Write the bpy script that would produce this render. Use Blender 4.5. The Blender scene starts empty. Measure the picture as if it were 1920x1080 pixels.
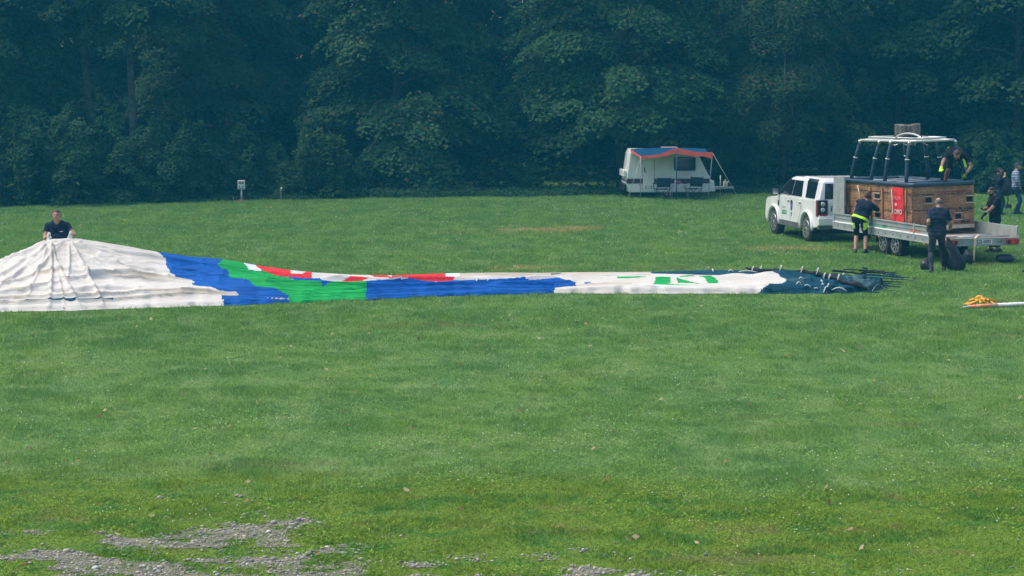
import bpy, bmesh, math, random
import numpy as np
from mathutils import Vector, Matrix, Euler

random.seed(7)
SC = bpy.context.scene
COL = SC.collection
R = math.radians

# ------------------------------------------------------------------ camera
CAM_H = 4.46
FPX = 3600.0                       # focal length in pixels of the 1920 px wide photograph
PITCH = math.atan(382.0 / FPX)
cam = bpy.data.cameras.new('camera')
cam.sensor_width = 36.0
cam.lens = FPX / 1920.0 * 36.0
cam.clip_start = 0.5
cam.clip_end = 900.0
cam_o = bpy.data.objects.new('camera', cam)
cam_o.location = (0, 0, CAM_H)
cam_o.rotation_euler = (math.pi / 2 - PITCH, 0, 0)
COL.objects.link(cam_o)
SC.camera = cam_o
SC.render.resolution_x, SC.render.resolution_y = 1024, 576

# ------------------------------------------------------------------ sky and sun (overcast day)
SUN_EL, SUN_AZ = R(62), R(282)     # azimuth clockwise from +Y: high on the left, veiled by cloud
world = bpy.data.worlds.new('World')
SC.world = world
world.use_nodes = True
wn = world.node_tree
wn.nodes.clear()
wo = wn.nodes.new('ShaderNodeOutputWorld')
wb = wn.nodes.new('ShaderNodeBackground')
ws = wn.nodes.new('ShaderNodeTexSky')
ws.sky_type = 'NISHITA'
ws.sun_disc = False
ws.sun_elevation = SUN_EL
ws.sun_rotation = SUN_AZ
ws.air_density = 1.0
ws.dust_density = 4.0
ws.ozone_density = 1.0
wb.inputs['Strength'].default_value = 0.15
wn.links.new(ws.outputs['Color'], wb.inputs['Color'])
wn.links.new(wb.outputs['Background'], wo.inputs['Surface'])

sun = bpy.data.lights.new('sun', 'SUN')
sun.energy = 1.7
sun.angle = R(30)
sun.color = (1.0, 0.93, 0.82)
sun_o = bpy.data.objects.new('sun', sun)
sdir = Vector((math.sin(SUN_AZ) * math.cos(SUN_EL), math.cos(SUN_AZ) * math.cos(SUN_EL), math.sin(SUN_EL)))
sun_o.rotation_euler = sdir.to_track_quat('Z', 'Y').to_euler()
sun_o.location = (0, 0, 60)
COL.objects.link(sun_o)

SC.view_settings.view_transform = 'Standard'
SC.view_settings.look = 'None'
SC.view_settings.exposure = 0.74
SC.view_settings.gamma = 1.0
SC.view_settings.use_curve_mapping = False
SC.render.engine = 'CYCLES'
try:
    SC.cycles.max_bounces = 6
    SC.cycles.diffuse_bounces = 3
    SC.cycles.glossy_bounces = 2
    SC.cycles.transmission_bounces = 3
    SC.cycles.transparent_max_bounces = 6
    SC.cycles.volume_bounces = 0
    SC.cycles.use_denoising = True
    SC.cycles.denoising_input_passes = 'RGB_ALBEDO_NORMAL'
except Exception:
    pass

# ------------------------------------------------------------------ helpers
rng = np.random.default_rng(11)
_perm = np.random.default_rng(3).random((256, 256)).astype(np.float32)

def vnoise(x, y):
    x = np.asarray(x, dtype=np.float64); y = np.asarray(y, dtype=np.float64)
    xi = np.floor(x).astype(np.int64); yi = np.floor(y).astype(np.int64)
    fx = x - xi; fy = y - yi
    fx = fx * fx * (3 - 2 * fx); fy = fy * fy * (3 - 2 * fy)
    a = _perm[xi & 255, yi & 255]; b = _perm[(xi + 1) & 255, yi & 255]
    c = _perm[xi & 255, (yi + 1) & 255]; d = _perm[(xi + 1) & 255, (yi + 1) & 255]
    return (a * (1 - fx) + b * fx) * (1 - fy) + (c * (1 - fx) + d * fx) * fy

def fbm(x, y, o=4):
    s = 0.0; a = 0.5; t = 0.0
    for k in range(o):
        s = s + a * vnoise(x + 17.3 * k, y + 9.1 * k); t += a
        x = x * 2.03; y = y * 2.03; a *= 0.5
    return s / t

def sstep(a, b, x):
    t = np.clip((x - a) / (b - a), 0, 1)
    return t * t * (3 - 2 * t)

def terrain(x, y):
    """height of the meadow"""
    z = -0.12 * np.exp(-(((x - 8.4) / 3.5) ** 2 + ((y - 57.2) / 3.5) ** 2))
    z = z + 0.05 * (fbm(np.asarray(x) * 0.12 + 40, np.asarray(y) * 0.12 + 40, 2) - 0.5) * sstep(60, 66, np.asarray(y, dtype=float))
    z = z + 0.03 * (fbm(np.asarray(x) * 0.5 + 3, np.asarray(y) * 0.35, 2) - 0.5) * (1 - sstep(26, 34, np.asarray(y, dtype=float)))
    return z

def tz(x, y):
    return float(terrain(np.float64(x), np.float64(y)))

_c, _s = math.cos(PITCH), math.sin(PITCH)
def ray(px, py):
    r = (px - 960.0) / FPX; u = (540.0 - py) / FPX
    return Vector((r, _c + u * _s, -_s + u * _c))

def ground_at(px, py, h=0.0):
    d = ray(px, py)
    t = (h - CAM_H) / d.z
    return Vector((d.x * t, d.y * t, h))

def at_depth(px, py, y):
    d = ray(px, py)
    t = y / d.y
    return Vector((d.x * t, y, CAM_H + d.z * t))

def mesh_np(name, verts, faces, attrs=None, smooth=False):
    """verts (N,3), faces (M,k) all of one size, or list of such arrays"""
    me = bpy.data.meshes.new(name)
    verts = np.ascontiguousarray(verts, dtype=np.float32)
    groups = faces if isinstance(faces, list) else [faces]
    me.vertices.add(len(verts)); me.vertices.foreach_set('co', verts.ravel())
    li = np.concatenate([np.asarray(g, dtype=np.int32).ravel() for g in groups])
    ls = []; o = 0
    for g in groups:
        g = np.asarray(g); k = g.shape[1]
        ls.append(np.arange(len(g), dtype=np.int32) * k + o); o += len(g) * k
    ls = np.concatenate(ls)
    me.loops.add(len(li)); me.loops.foreach_set('vertex_index', li)
    me.polygons.add(len(ls)); me.polygons.foreach_set('loop_start', ls)
    if smooth:
        me.polygons.foreach_set('use_smooth', np.ones(len(ls), dtype=bool))
    for k, v in (attrs or {}).items():
        a = me.attributes.new(k, 'FLOAT', 'POINT')
        a.data.foreach_set('value', np.ascontiguousarray(v, dtype=np.float32))
    me.update(calc_edges=True)
    me.validate()
    return me

def link(name, data, parent=None, mat=None, loc=None, rot=None):
    o = bpy.data.objects.new(name, data)
    COL.objects.link(o)
    if parent is not None:
        o.parent = parent
    if mat is not None and data is not None:
        data.materials.append(mat)
    if loc is not None:
        o.location = loc
    if rot is not None:
        o.rotation_euler = rot
    return o

def tag(o, label=None, cat=None, group=None, kind=None):
    if label: o['label'] = label
    if cat: o['category'] = cat
    if group: o['group'] = group
    if kind: o['kind'] = kind
    return o

def thing(name, label, cat, loc=(0, 0, 0), rz=0.0, group=None):
    o = link(name, None, loc=loc, rot=(0, 0, rz))
    o.empty_display_size = 0.2
    return tag(o, label, cat, group)

class MB:
    """collects simple shapes into one mesh"""
    def __init__(s):
        s.v = []; s.f = []; s.sm = []
    def add(s, vs, fs, smooth=False):
        o = len(s.v)
        s.v.extend([tuple(p) for p in vs])
        for f in fs:
            s.f.append(tuple(i + o for i in f)); s.sm.append(smooth)
        return s
    def box(s, c, d, M=None, taper=None):
        x, y, z = d[0] / 2, d[1] / 2, d[2] / 2
        t = taper or (1, 1)
        vs = [Vector((sx * x * (t[0] if sz > 0 else 1), sy * y * (t[1] if sz > 0 else 1), sz * z)) for sz in (-1, 1) for sy in (-1, 1) for sx in (-1, 1)]
        if M is not None: vs = [M @ p for p in vs]
        vs = [p + Vector(c) for p in vs]
        return s.add(vs, [(0, 2, 3, 1), (4, 5, 7, 6), (0, 1, 5, 4), (2, 6, 7, 3), (0, 4, 6, 2), (1, 3, 7, 5)])
    def bar(s, p, q, w, h=None, up=(0, 0, 1)):
        p = Vector(p); q = Vector(q); h = h or w
        d = (q - p).normalized(); u = Vector(up)
        if abs(d.dot(u)) > 0.95: u = Vector((0, 1, 0))
        x = d.cross(u).normalized(); z = x.cross(d).normalized()
        vs = []
        for a in (p, q):
            for i, j in ((-1, -1), (1, -1), (1, 1), (-1, 1)):
                vs.append(a + x * (i * w / 2) + z * (j * h / 2))
        return s.add(vs, [(3, 2, 1, 0), (4, 5, 6, 7), (0, 1, 5, 4), (1, 2, 6, 5), (2, 3, 7, 6), (3, 0, 4, 7)])
    def tube(s, pts, r, n=8, closed=False, cap=True):
        pts = [Vector(p) for p in pts]; m = len(pts)
        rs = r if isinstance(r, (list, tuple)) else [r] * m
        vs = []; prev = None
        for i, p in enumerate(pts):
            if closed: d = (pts[(i + 1) % m] - pts[i - 1])
            else: d = pts[min(i + 1, m - 1)] - pts[max(i - 1, 0)]
            d = d.normalized() if d.length > 1e-9 else Vector((0, 0, 1))
            if prev is None:
                u = Vector((0, 0, 1)) if abs(d.z) < 0.9 else Vector((1, 0, 0))
                x = d.cross(u).normalized()
            else:
                x = (prev - d * prev.dot(d)).normalized()
            prev = x; y = d.cross(x)
            for k in range(n):
                a = 2 * math.pi * k / n
                vs.append(p + (x * math.cos(a) + y * math.sin(a)) * rs[i])
        fs = []
        for i in range(m if closed else m - 1):
            j = (i + 1) % m
            for k in range(n):
                l = (k + 1) % n
                fs.append((i * n + k, i * n + l, j * n + l, j * n + k))
        if cap and not closed:
            fs.append(tuple(range(n - 1, -1, -1))); fs.append(tuple((m - 1) * n + k for k in range(n)))
        return s.add(vs, fs, True)
    def lathe(s, prof, c=(0, 0, 0), axis='z', n=20):
        """prof: list of (r, h) along the axis"""
        vs = []; m = len(prof); c = Vector(c)
        for r, h in prof:
            for k in range(n):
                a = 2 * math.pi * k / n
                p, q = r * math.cos(a), r * math.sin(a)
                vs.append(c + Vector({'z': (p, q, h), 'x': (h, p, q), 'y': (q, h, p)}[axis]))
        fs = [(i * n + k, i * n + (k + 1) % n, (i + 1) * n + (k + 1) % n, (i + 1) * n + k) for i in range(m - 1) for k in range(n)]
        fs.append(tuple(range(n - 1, -1, -1))); fs.append(tuple((m - 1) * n + k for k in range(n)))
        return s.add(vs, fs, True)
    def prism(s, poly, a, b, axis='x'):
        """polygon in the two other axes extruded along axis from a to b"""
        n = len(poly)
        def P(t, p):
            return {'x': (t, p[0], p[1]), 'y': (p[0], t, p[1]), 'z': (p[0], p[1], t)}[axis]
        vs = [P(a, p) for p in poly] + [P(b, p) for p in poly]
        fs = [tuple(range(n - 1, -1, -1)), tuple(range(n, 2 * n))]
        fs += [(k, (k + 1) % n, n + (k + 1) % n, n + k) for k in range(n)]
        return s.add(vs, fs)
    def quad(s, a, b, c, d):
        return s.add([a, b, c, d], [(0, 1, 2, 3)])
    def ball(s, c, r, n=10, m=6):
        r = r if isinstance(r, (tuple, list)) else (r, r, r)
        c = Vector(c); vs = []; 
        for i in range(1, m):
            t = math.pi * i / m
            for k in range(n):
                a = 2 * math.pi * k / n
                vs.append(c + Vector((r[0] * math.sin(t) * math.cos(a), r[1] * math.sin(t) * math.sin(a), r[2] * math.cos(t))))
        vs.append(c + Vector((0, 0, r[2]))); vs.append(c - Vector((0, 0, r[2])))
        T = len(vs) - 2; B = T + 1
        fs = [(i * n + k, (i + 1) * n + k, (i + 1) * n + (k + 1) % n, i * n + (k + 1) % n) for i in range(m - 2) for k in range(n)]
        fs += [(T, k, (k + 1) % n) for k in range(n)] + [(B, (m - 2) * n + (k + 1) % n, (m - 2) * n + k) for k in range(n)]
        return s.add(vs, fs, True)
    def mesh(s, name, bevel=0.0, seg=2, fix=True):
        me = bpy.data.meshes.new(name)
        me.from_pydata(s.v, [], s.f)
        me.polygons.foreach_set('use_smooth', s.sm)
        if fix or bevel:
            bm = bmesh.new(); bm.from_mesh(me)
            bmesh.ops.recalc_face_normals(bm, faces=bm.faces[:])
            if bevel:
                es = [e for e in bm.edges if len(e.link_faces) == 2 and e.calc_face_angle(0) > 0.5]
                bmesh.ops.bevel(bm, geom=es, offset=bevel, segments=seg, profile=0.6, affect='EDGES', clamp_overlap=True)
            bm.to_mesh(me); bm.free()
        me.update()
        return me
    def build(s, name, mat, parent=None, bevel=0.0, seg=2, label=None, smooth_angle=None):
        me = s.mesh(name, bevel, seg)
        o = link(name, me, parent, mat)
        if label: o['label'] = label
        return o

# ------------------------------------------------------------------ materials
MATS = {}
def nt(m):
    m.use_nodes = True
    return m.node_tree
def mat(name, col, rough=0.6, metal=0.0, spec=0.4, var=0.0, scale=8.0, bump=0.0, bscale=60.0, coat=0.0, dirt=None):
    if name in MATS: return MATS[name]
    m = bpy.data.materials.new(name); t = nt(m); n = t.nodes; L = t.links
    b = n['Principled BSDF']
    b.inputs['Base Color'].default_value = (*col, 1)
    b.inputs['Roughness'].default_value = rough
    b.inputs['Metallic'].default_value = metal
    b.inputs['Specular IOR Level'].default_value = spec
    b.inputs['Coat Weight'].default_value = coat
    tc = n.new('ShaderNodeTexCoord')
    if var > 0 or dirt:
        no = n.new('ShaderNodeTexNoise'); no.inputs['Scale'].default_value = scale
        no.inputs['Detail'].default_value = 5
        L.new(tc.outputs['Object'], no.inputs['Vector'])
        cr = n.new('ShaderNodeValToRGB')
        c2 = dirt if dirt else tuple(max(0, c * (1 - var)) for c in col)
        c1 = col if dirt else tuple(min(1, c * (1 + var * 0.6)) for c in col)
        cr.color_ramp.elements[0].position = 0.34; cr.color_ramp.elements[1].position = 0.62
        cr.color_ramp.elements[0].color = (*c2, 1); cr.color_ramp.elements[1].color = (*c1, 1)
        L.new(no.outputs['Fac'], cr.inputs['Fac'])
        L.new(cr.outputs['Color'], b.inputs['Base Color'])
    if bump > 0:
        nb = n.new('ShaderNodeTexNoise'); nb.inputs['Scale'].default_value = bscale; nb.inputs['Detail'].default_value = 4
        L.new(tc.outputs['Object'], nb.inputs['Vector'])
        bp = n.new('ShaderNodeBump'); bp.inputs['Strength'].default_value = bump; bp.inputs['Distance'].default_value = 0.01
        L.new(nb.outputs['Fac'], bp.inputs['Height']); L.new(bp.outputs['Normal'], b.inputs['Normal'])
    MATS[name] = m
    return m

def leaf_mat(name, dark, light, brown=None, brown_amt=0.0):
    m = bpy.data.materials.new(name); t = nt(m); n = t.nodes; L = t.links
    out = n['Material Output']; b = n['Principled BSDF']
    at = n.new('ShaderNodeAttribute'); at.attribute_name = 'rnd'
    cr = n.new('ShaderNodeValToRGB')
    cr.color_ramp.elements[0].color = (*dark, 1); cr.color_ramp.elements[1].color = (*light, 1)
    if brown:
        e = cr.color_ramp.elements.new(1 - brown_amt); e.color = (*light, 1)
        cr.color_ramp.elements[-1].color = (*brown, 1)
        cr.color_ramp.elements[-1].position = min(1.0, 1 - brown_amt * 0.5)
    L.new(at.outputs['Fac'], cr.inputs['Fac'])
    L.new(cr.outputs['Color'], b.inputs['Base Color'])
    b.inputs['Roughness'].default_value = 0.55
    b.inputs['Specular IOR Level'].default_value = 0.06
    tr = n.new('ShaderNodeBsdfTranslucent')
    L.new(cr.outputs['Color'], tr.inputs['Color'])
    mx = n.new('ShaderNodeMixShader'); mx.inputs['Fac'].default_value = 0.35
    L.new(b.outputs['BSDF'], mx.inputs[1]); L.new(tr.outputs['BSDF'], mx.inputs[2])
    L.new(mx.outputs['Shader'], out.inputs['Surface'])
    return m
# ------------------------------------------------------------------ meadow
def lawn_group():
    """colour of the meadow by place: cool and yellow grass, worn brown spots, a clover rich strip towards the path"""
    g = bpy.data.node_groups.new('lawn_colour', 'ShaderNodeTree')
    g.interface.new_socket('Color', in_out='OUTPUT', socket_type='NodeSocketColor')
    n = g.nodes; L = g.links
    out = n.new('NodeGroupOutput')
    ge = n.new('ShaderNodeNewGeometry')
    def noise(scale, detail, rough=0.6, sx=1.0, sy=1.0, off=0.0):
        mp = n.new('ShaderNodeMapping'); mp.inputs['Scale'].default_value = (sx, sy, 0.0)
        mp.inputs['Location'].default_value = (off, off * 0.7, 0)
        L.new(ge.outputs['Position'], mp.inputs['Vector'])
        t = n.new('ShaderNodeTexNoise'); t.inputs['Scale'].default_value = scale
        t.inputs['Detail'].default_value = detail; t.inputs['Roughness'].default_value = rough
        L.new(mp.outputs['Vector'], t.inputs['Vector'])
        return t.outputs['Fac']
    def ramp(f, a, b):
        r = n.new('ShaderNodeMapRange'); r.inputs['From Min'].default_value = a; r.inputs['From Max'].default_value = b
        r.interpolation_type = 'SMOOTHSTEP'
        L.new(f, r.inputs['Value']); return r.outputs['Result']
    def mix(f, a, b):
        m = n.new('ShaderNodeMix'); m.data_type = 'RGBA'
        if hasattr(f, 'links'): L.new(f, m.inputs['Factor'])
        else: m.inputs['Factor'].default_value = f
        for s, k in ((a, 'A'), (b, 'B')):
            i = [q for q in m.inputs if q.name == k and q.type == 'RGBA'][0]
            if isinstance(s, tuple): i.default_value = (*s, 1)
            else: L.new(s, i)
        return [q for q in m.outputs if q.type == 'RGBA'][0]
    def mul(a, b):
        m = n.new('ShaderNodeMath'); m.operation = 'MULTIPLY'; m.use_clamp = True
        for k, s in enumerate((a, b)):
            if isinstance(s, float): m.inputs[k].default_value = s
            else: L.new(s, m.inputs[k])
        return m.outputs[0]
    base = mix(ramp(noise(0.55, 6, 0.66, 1.0, 0.5), 0.33, 0.67), G_COOL, G_MID)
    base = mix(mul(ramp(noise(1.3, 6, 0.72, 1.0, 0.5, 31.0), 0.44, 0.68), 0.8), base, G_PALE)
    base = mix(mul(ramp(noise(2.6, 6, 0.7, 1.0, 0.5, 77.0), 0.48, 0.70), 0.6), base, G_DARK)
    # strip near the camera: clover and moss, greener-yellow
    sp = n.new('ShaderNodeSeparateXYZ'); L.new(ge.outputs['Position'], sp.inputs['Vector'])
    wob = n.new('ShaderNodeMath'); wob.operation = 'MULTIPLY_ADD'
    L.new(noise(0.6, 5, 0.6, 0.5, 1.0, 11.0), wob.inputs[0]); wob.inputs[1].default_value = 7.0
    L.new(sp.outputs['Y'], wob.inputs[2])
    strip = ramp(wob.outputs[0], 25.8, 23.9)
    base = mix(mul(strip, 0.9), base, G_MOSS)
    base = mix(mul(mul(strip, ramp(noise(2.2, 6, 0.7, 0.7, 0.8, 5.0), 0.47, 0.62)), 0.8), base, G_LUSH)
    base = mix(mul(mul(strip, ramp(noise(1.9, 6, 0.72, 0.6, 0.9, 91.0), 0.54, 0.68)), 0.65), base, G_DRY)
    # worn spots anywhere
    base = mix(mul(ramp(noise(0.45, 6, 0.7, 0.4, 1.0, 55.0), 0.585, 0.72), 0.6), base, G_DRY)
    def spot(cx, cy, rx, ry, col, amt, b):
        dx = n.new('ShaderNodeVectorMath'); dx.operation = 'SUBTRACT'; L.new(ge.outputs['Position'], dx.inputs[0]); dx.inputs[1].default_value = (cx, cy, 0)
        sc = n.new('ShaderNodeVectorMath'); sc.operation = 'MULTIPLY'; L.new(dx.outputs[0], sc.inputs[0]); sc.inputs[1].default_value = (1 / rx, 1 / ry, 0)
        ln = n.new('ShaderNodeVectorMath'); ln.operation = 'LENGTH'; L.new(sc.outputs[0], ln.inputs[0])
        ad = n.new('ShaderNodeMath'); ad.operation = 'MULTIPLY_ADD'; L.new(noise(1.3, 5, 0.7, 1, 1, cx), ad.inputs[0]); ad.inputs[1].default_value = 2.6; L.new(ln.outputs['Value'], ad.inputs[2])
        return mix(mul(ramp(ad.outputs[0], 2.35, 1.5), amt), b, col)
    for px, py, rx, ry in ((1010, 432, 1.7, 1.3), (1080, 428, 1.3, 1.2), (990, 503, 1.2, 0.7), (1480, 466, 1.5, 0.8), (1640, 462, 1.2, 0.7)):
        p = ground_at(px, py)
        base = spot(p.x, p.y, rx, ry, G_STRAW, 0.95, base)
    L.new(base, out.inputs['Color'])
    return g

G_COOL = (0.119, 0.253, 0.064)
G_MID = (0.171, 0.305, 0.062)
G_PALE = (0.228, 0.352, 0.119)
G_DARK = (0.074, 0.188, 0.046)
G_MOSS = (0.173, 0.272, 0.033)
G_LUSH = (0.074, 0.209, 0.033)
G_DRY = (0.215, 0.205, 0.075)
G_STRAW = (0.36, 0.325, 0.13)
LAWN = lawn_group()

def grass_mat(name, blade):
    m = bpy.data.materials.new(name); t = nt(m); n = t.nodes; L = t.links
    b = n['Principled BSDF']; out = n['Material Output']
    g = n.new('ShaderNodeGroup'); g.node_tree = LAWN
    hs = n.new('ShaderNodeHueSaturation')
    L.new(g.outputs['Color'], hs.inputs['Color'])
    b.inputs['Roughness'].default_value = 0.6; b.inputs['Specular IOR Level'].default_value = 0.05
    if blade:
        at = n.new('ShaderNodeAttribute'); at.attribute_name = 'rnd'
        r = n.new('ShaderNodeMapRange'); r.inputs['To Min'].default_value = 0.62; r.inputs['To Max'].default_value = 1.65
        L.new(at.outputs['Fac'], r.inputs['Value']); L.new(r.outputs['Result'], hs.inputs['Value'])
        tr = n.new('ShaderNodeBsdfTranslucent'); mx = n.new('ShaderNodeMixShader'); mx.inputs['Fac'].default_value = 0.35
        L.new(hs.outputs['Color'], b.inputs['Base Color']); L.new(hs.outputs['Color'], tr.inputs['Color'])
        L.new(b.outputs['BSDF'], mx.inputs[1]); L.new(tr.outputs['BSDF'], mx.inputs[2])
        L.new(mx.outputs['Shader'], out.inputs['Surface'])
    else:
        no = n.new('ShaderNodeTexNoise'); no.inputs['Scale'].default_value = 22; no.inputs['Detail'].default_value = 6
        ge = n.new('ShaderNodeNewGeometry'); L.new(ge.outputs['Position'], no.inputs['Vector'])
        r = n.new('ShaderNodeMapRange'); r.inputs['From Min'].default_value = 0.3; r.inputs['From Max'].default_value = 0.7
        r.inputs['To Min'].default_value = 0.34; r.inputs['To Max'].default_value = 0.88
        L.new(no.outputs['Fac'], r.inputs['Value']); L.new(r.outputs['Result'], hs.inputs['Value'])
        L.new(hs.outputs['Color'], b.inputs['Base Color'])
        bp = n.new('ShaderNodeBump'); bp.inputs['Strength'].default_value = 0.8; bp.inputs['Distance'].default_value = 0.03
        L.new(no.outputs['Fac'], bp.inputs['Height']); L.new(bp.outputs['Normal'], b.inputs['Normal'])
    return m

M_GROUND = grass_mat('meadow soil and sward', False)
M_BLADE = grass_mat('grass blades', True)

def build_ground():
    def axis(lo, hi, core_lo, core_hi, step):
        a = list(np.arange(core_lo, core_hi + 1e-6, step))
        s = step; p = core_lo
        while p > lo: s *= 1.5; p -= s; a.insert(0, p)
        s = step; p = core_hi
        while p < hi: s *= 1.5; p += s; a.append(p)
        return np.array(a)
    xs = axis(-320, 320, -30, 30, 0.5); ys = axis(-120, 520, 8, 90, 0.5)
    X, Y = np.meshgrid(xs, ys)
    Z = terrain(X, Y)
    v = np.stack([X, Y, Z], -1).reshape(-1, 3)
    nx = len(xs); i = np.arange((len(ys) - 1) * nx).reshape(-1, nx)[:, :-1].ravel()
    f = np.stack([i, i + 1, i + nx + 1, i + nx], 1)
    o = link('meadow_ground', mesh_np('meadow_ground', v, f, smooth=True), mat=M_GROUND)
    tag(o, kind='structure')
build_ground()

# gravel shows through the sward at the near left and in a few thin spots
def gravel_mask(x, y):
    x = np.asarray(x, float); y = np.asarray(y, float)
    n = .55 * fbm(x * 1.1 + 20, y * 1.9 + 7, 4) + .45 * fbm(x * 3.4 + 2, y * 5.2 + 9, 3)
    edge = 19.25 + 0.18 * np.sin(x * 1.7) - 0.52 * np.clip(x + 2.1, 0, 9) - 1.3 * np.clip(-4.05 - x, 0, 9)
    base = (edge - y) * 0.30
    spot = 0
    for px, py, rr in ((440, 1000, .42), (560, 985, .25), (1600, 1060, .28), (1120, 1066, .2), (1690, 1072, .25), (790, 955, .1), (1000, 1001, .13)):
        p = ground_at(px, py)
        spot = np.maximum(spot, 0.42 * np.exp(-(((x - p.x) / rr) ** 2 + ((y - p.y) / (rr * .7)) ** 2)))
    return (n - 0.5) * 2.1 + np.clip(base, -1.2, 0.25) + spot - 0.17

def build_gravel():
    xs = np.arange(-9, 9, 0.05); ys = np.arange(11.0, 21, 0.05)
    X, Y = np.meshgrid(xs, ys); M = gravel_mask(X, Y)
    v = np.stack([X, Y, terrain(X, Y) + 0.006], -1).reshape(-1, 3)
    nx = len(xs); k = np.arange((len(ys) - 1) * nx).reshape(-1, nx)[:, :-1].ravel()
    f = np.stack([k, k + 1, k + nx + 1, k + nx], 1)
    keep = M.ravel()[f].max(1) > 0.20
    f = f[keep]; u, inv = np.unique(f, return_inverse=True)
    m = mat('gravel bed', (0.135, 0.13, 0.09), 0.9, var=0.5, scale=9, bump=0.6, bscale=90)
    o = link('gravel_bed', mesh_np('gravel_bed', v[u], inv.reshape(-1, 4), smooth=True), mat=m)
    tag(o, kind='structure')
    # stones
    N = 150000
    x = rng.uniform(-8.5, 7, N); y = rng.uniform(12.5, 20.6, N)
    g = gravel_mask(x, y); d = np.hypot(x, y)
    p = (sstep(-0.20, 0.25, g) ** 1.4 * 0.75 + 0.003) * np.where(np.abs(x) < d * 0.32 + 0.6, 1, 0.25) * np.where(y < 16.5, 0.35, 1)
    k = rng.random(N) < p; x = x[k]; y = y[k]; N = len(x)
    bm = bmesh.new(); bmesh.ops.create_icosphere(bm, subdivisions=1, radius=1.0)
    bv = np.array([q.co[:] for q in bm.verts]); bf = np.array([[q.index for q in ff.verts] for ff in bm.faces]); bm.free()
    s = np.exp(rng.normal(-4.72, 0.45, N)); s = np.clip(s, .004, .034)
    sc = np.stack([s * rng.uniform(.8, 1.5, N), s * rng.uniform(.7, 1.2, N), s * rng.uniform(.35, .75, N)], -1)
    a = rng.uniform(0, 6.28, N)
    V = bv[None] * (1 + rng.uniform(-.22, .22, (N, len(bv), 1))) * sc[:, None, :]
    ca, sa = np.cos(a)[:, None], np.sin(a)[:, None]
    V = np.stack([V[..., 0] * ca - V[..., 1] * sa, V[..., 0] * sa + V[..., 1] * ca, V[..., 2]], -1)
    V += np.stack([x, y, terrain(x, y) + 0.006 + sc[:, 2] * .45], -1)[:, None]
    F = bf[None] + (np.arange(N) * len(bv))[:, None, None]
    r = np.repeat(rng.random(N), len(bv))
    m = bpy.data.materials.new('grey stones'); t = nt(m); n = t.nodes
    at = n.new('ShaderNodeAttribute'); at.attribute_name = 'rnd'; cr = n.new('ShaderNodeValToRGB')
    E = cr.color_ramp.elements; E[0].color = (.15, .145, .135, 1); E[1].color = (.46, .45, .42, 1); E[1].position = .95
    for pos, c in ((.35, (.24, .235, .22)), (.7, (.31, .30, .275)), (.86, (.36, .31, .22))):
        e = E.new(pos); e.color = (*c, 1)
    t.links.new(at.outputs['Fac'], cr.inputs['Fac']); t.links.new(cr.outputs['Color'], n['Principled BSDF'].inputs['Base Color'])
    n['Principled BSDF'].inputs['Roughness'].default_value = .85
    o = link('gravel', mesh_np('gravel', V.reshape(-1, 3), F.reshape(-1, 3), {'rnd': r}), mat=m)
    tag(o, 'loose grey stones showing through the worn grass', 'gravel', kind='stuff')
build_gravel()

# outline of the spread balloon envelope on the meadow (photograph columns -> rows), shared with the grass
ENV_TOP = ([-200, -100, 0, 50, 88, 97, 128, 140, 215, 295, 350, 415, 470, 540, 590, 660, 740, 860, 960, 1050, 1220, 1330, 1440, 1560, 1610, 1640, 1656],
           [540, 522, 487, 468, 451, 449, 447, 449, 461, 474, 481, 486, 496, 506, 512, 516, 517, 513.5, 512.5, 512, 510.5, 508, 507, 509, 511, 515, 524])
ENV_BOT = ([-200, 0, 100, 200, 415, 545, 690, 850, 1040, 1300, 1420, 1540, 1600, 1630, 1650, 1656],
           [592, 586, 584.5, 581, 574, 569, 563.5, 555.5, 551, 552, 552, 551, 550, 548, 544, 538])
def env_near(px):
    yb = np.interp(px, *ENV_BOT)
    return CAM_H * (_c + (540 - yb) / FPX * _s) / (_s - (540 - yb) / FPX * _c)      # ground distance of that row
def env_depth(px):
    return np.interp(px, [-200, 100, 420, 700, 1100, 1500, 1600, 1656], [3.0, 3.05, 2.9, 2.5, 2.45, 2.45, 2.0, .9])

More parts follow.
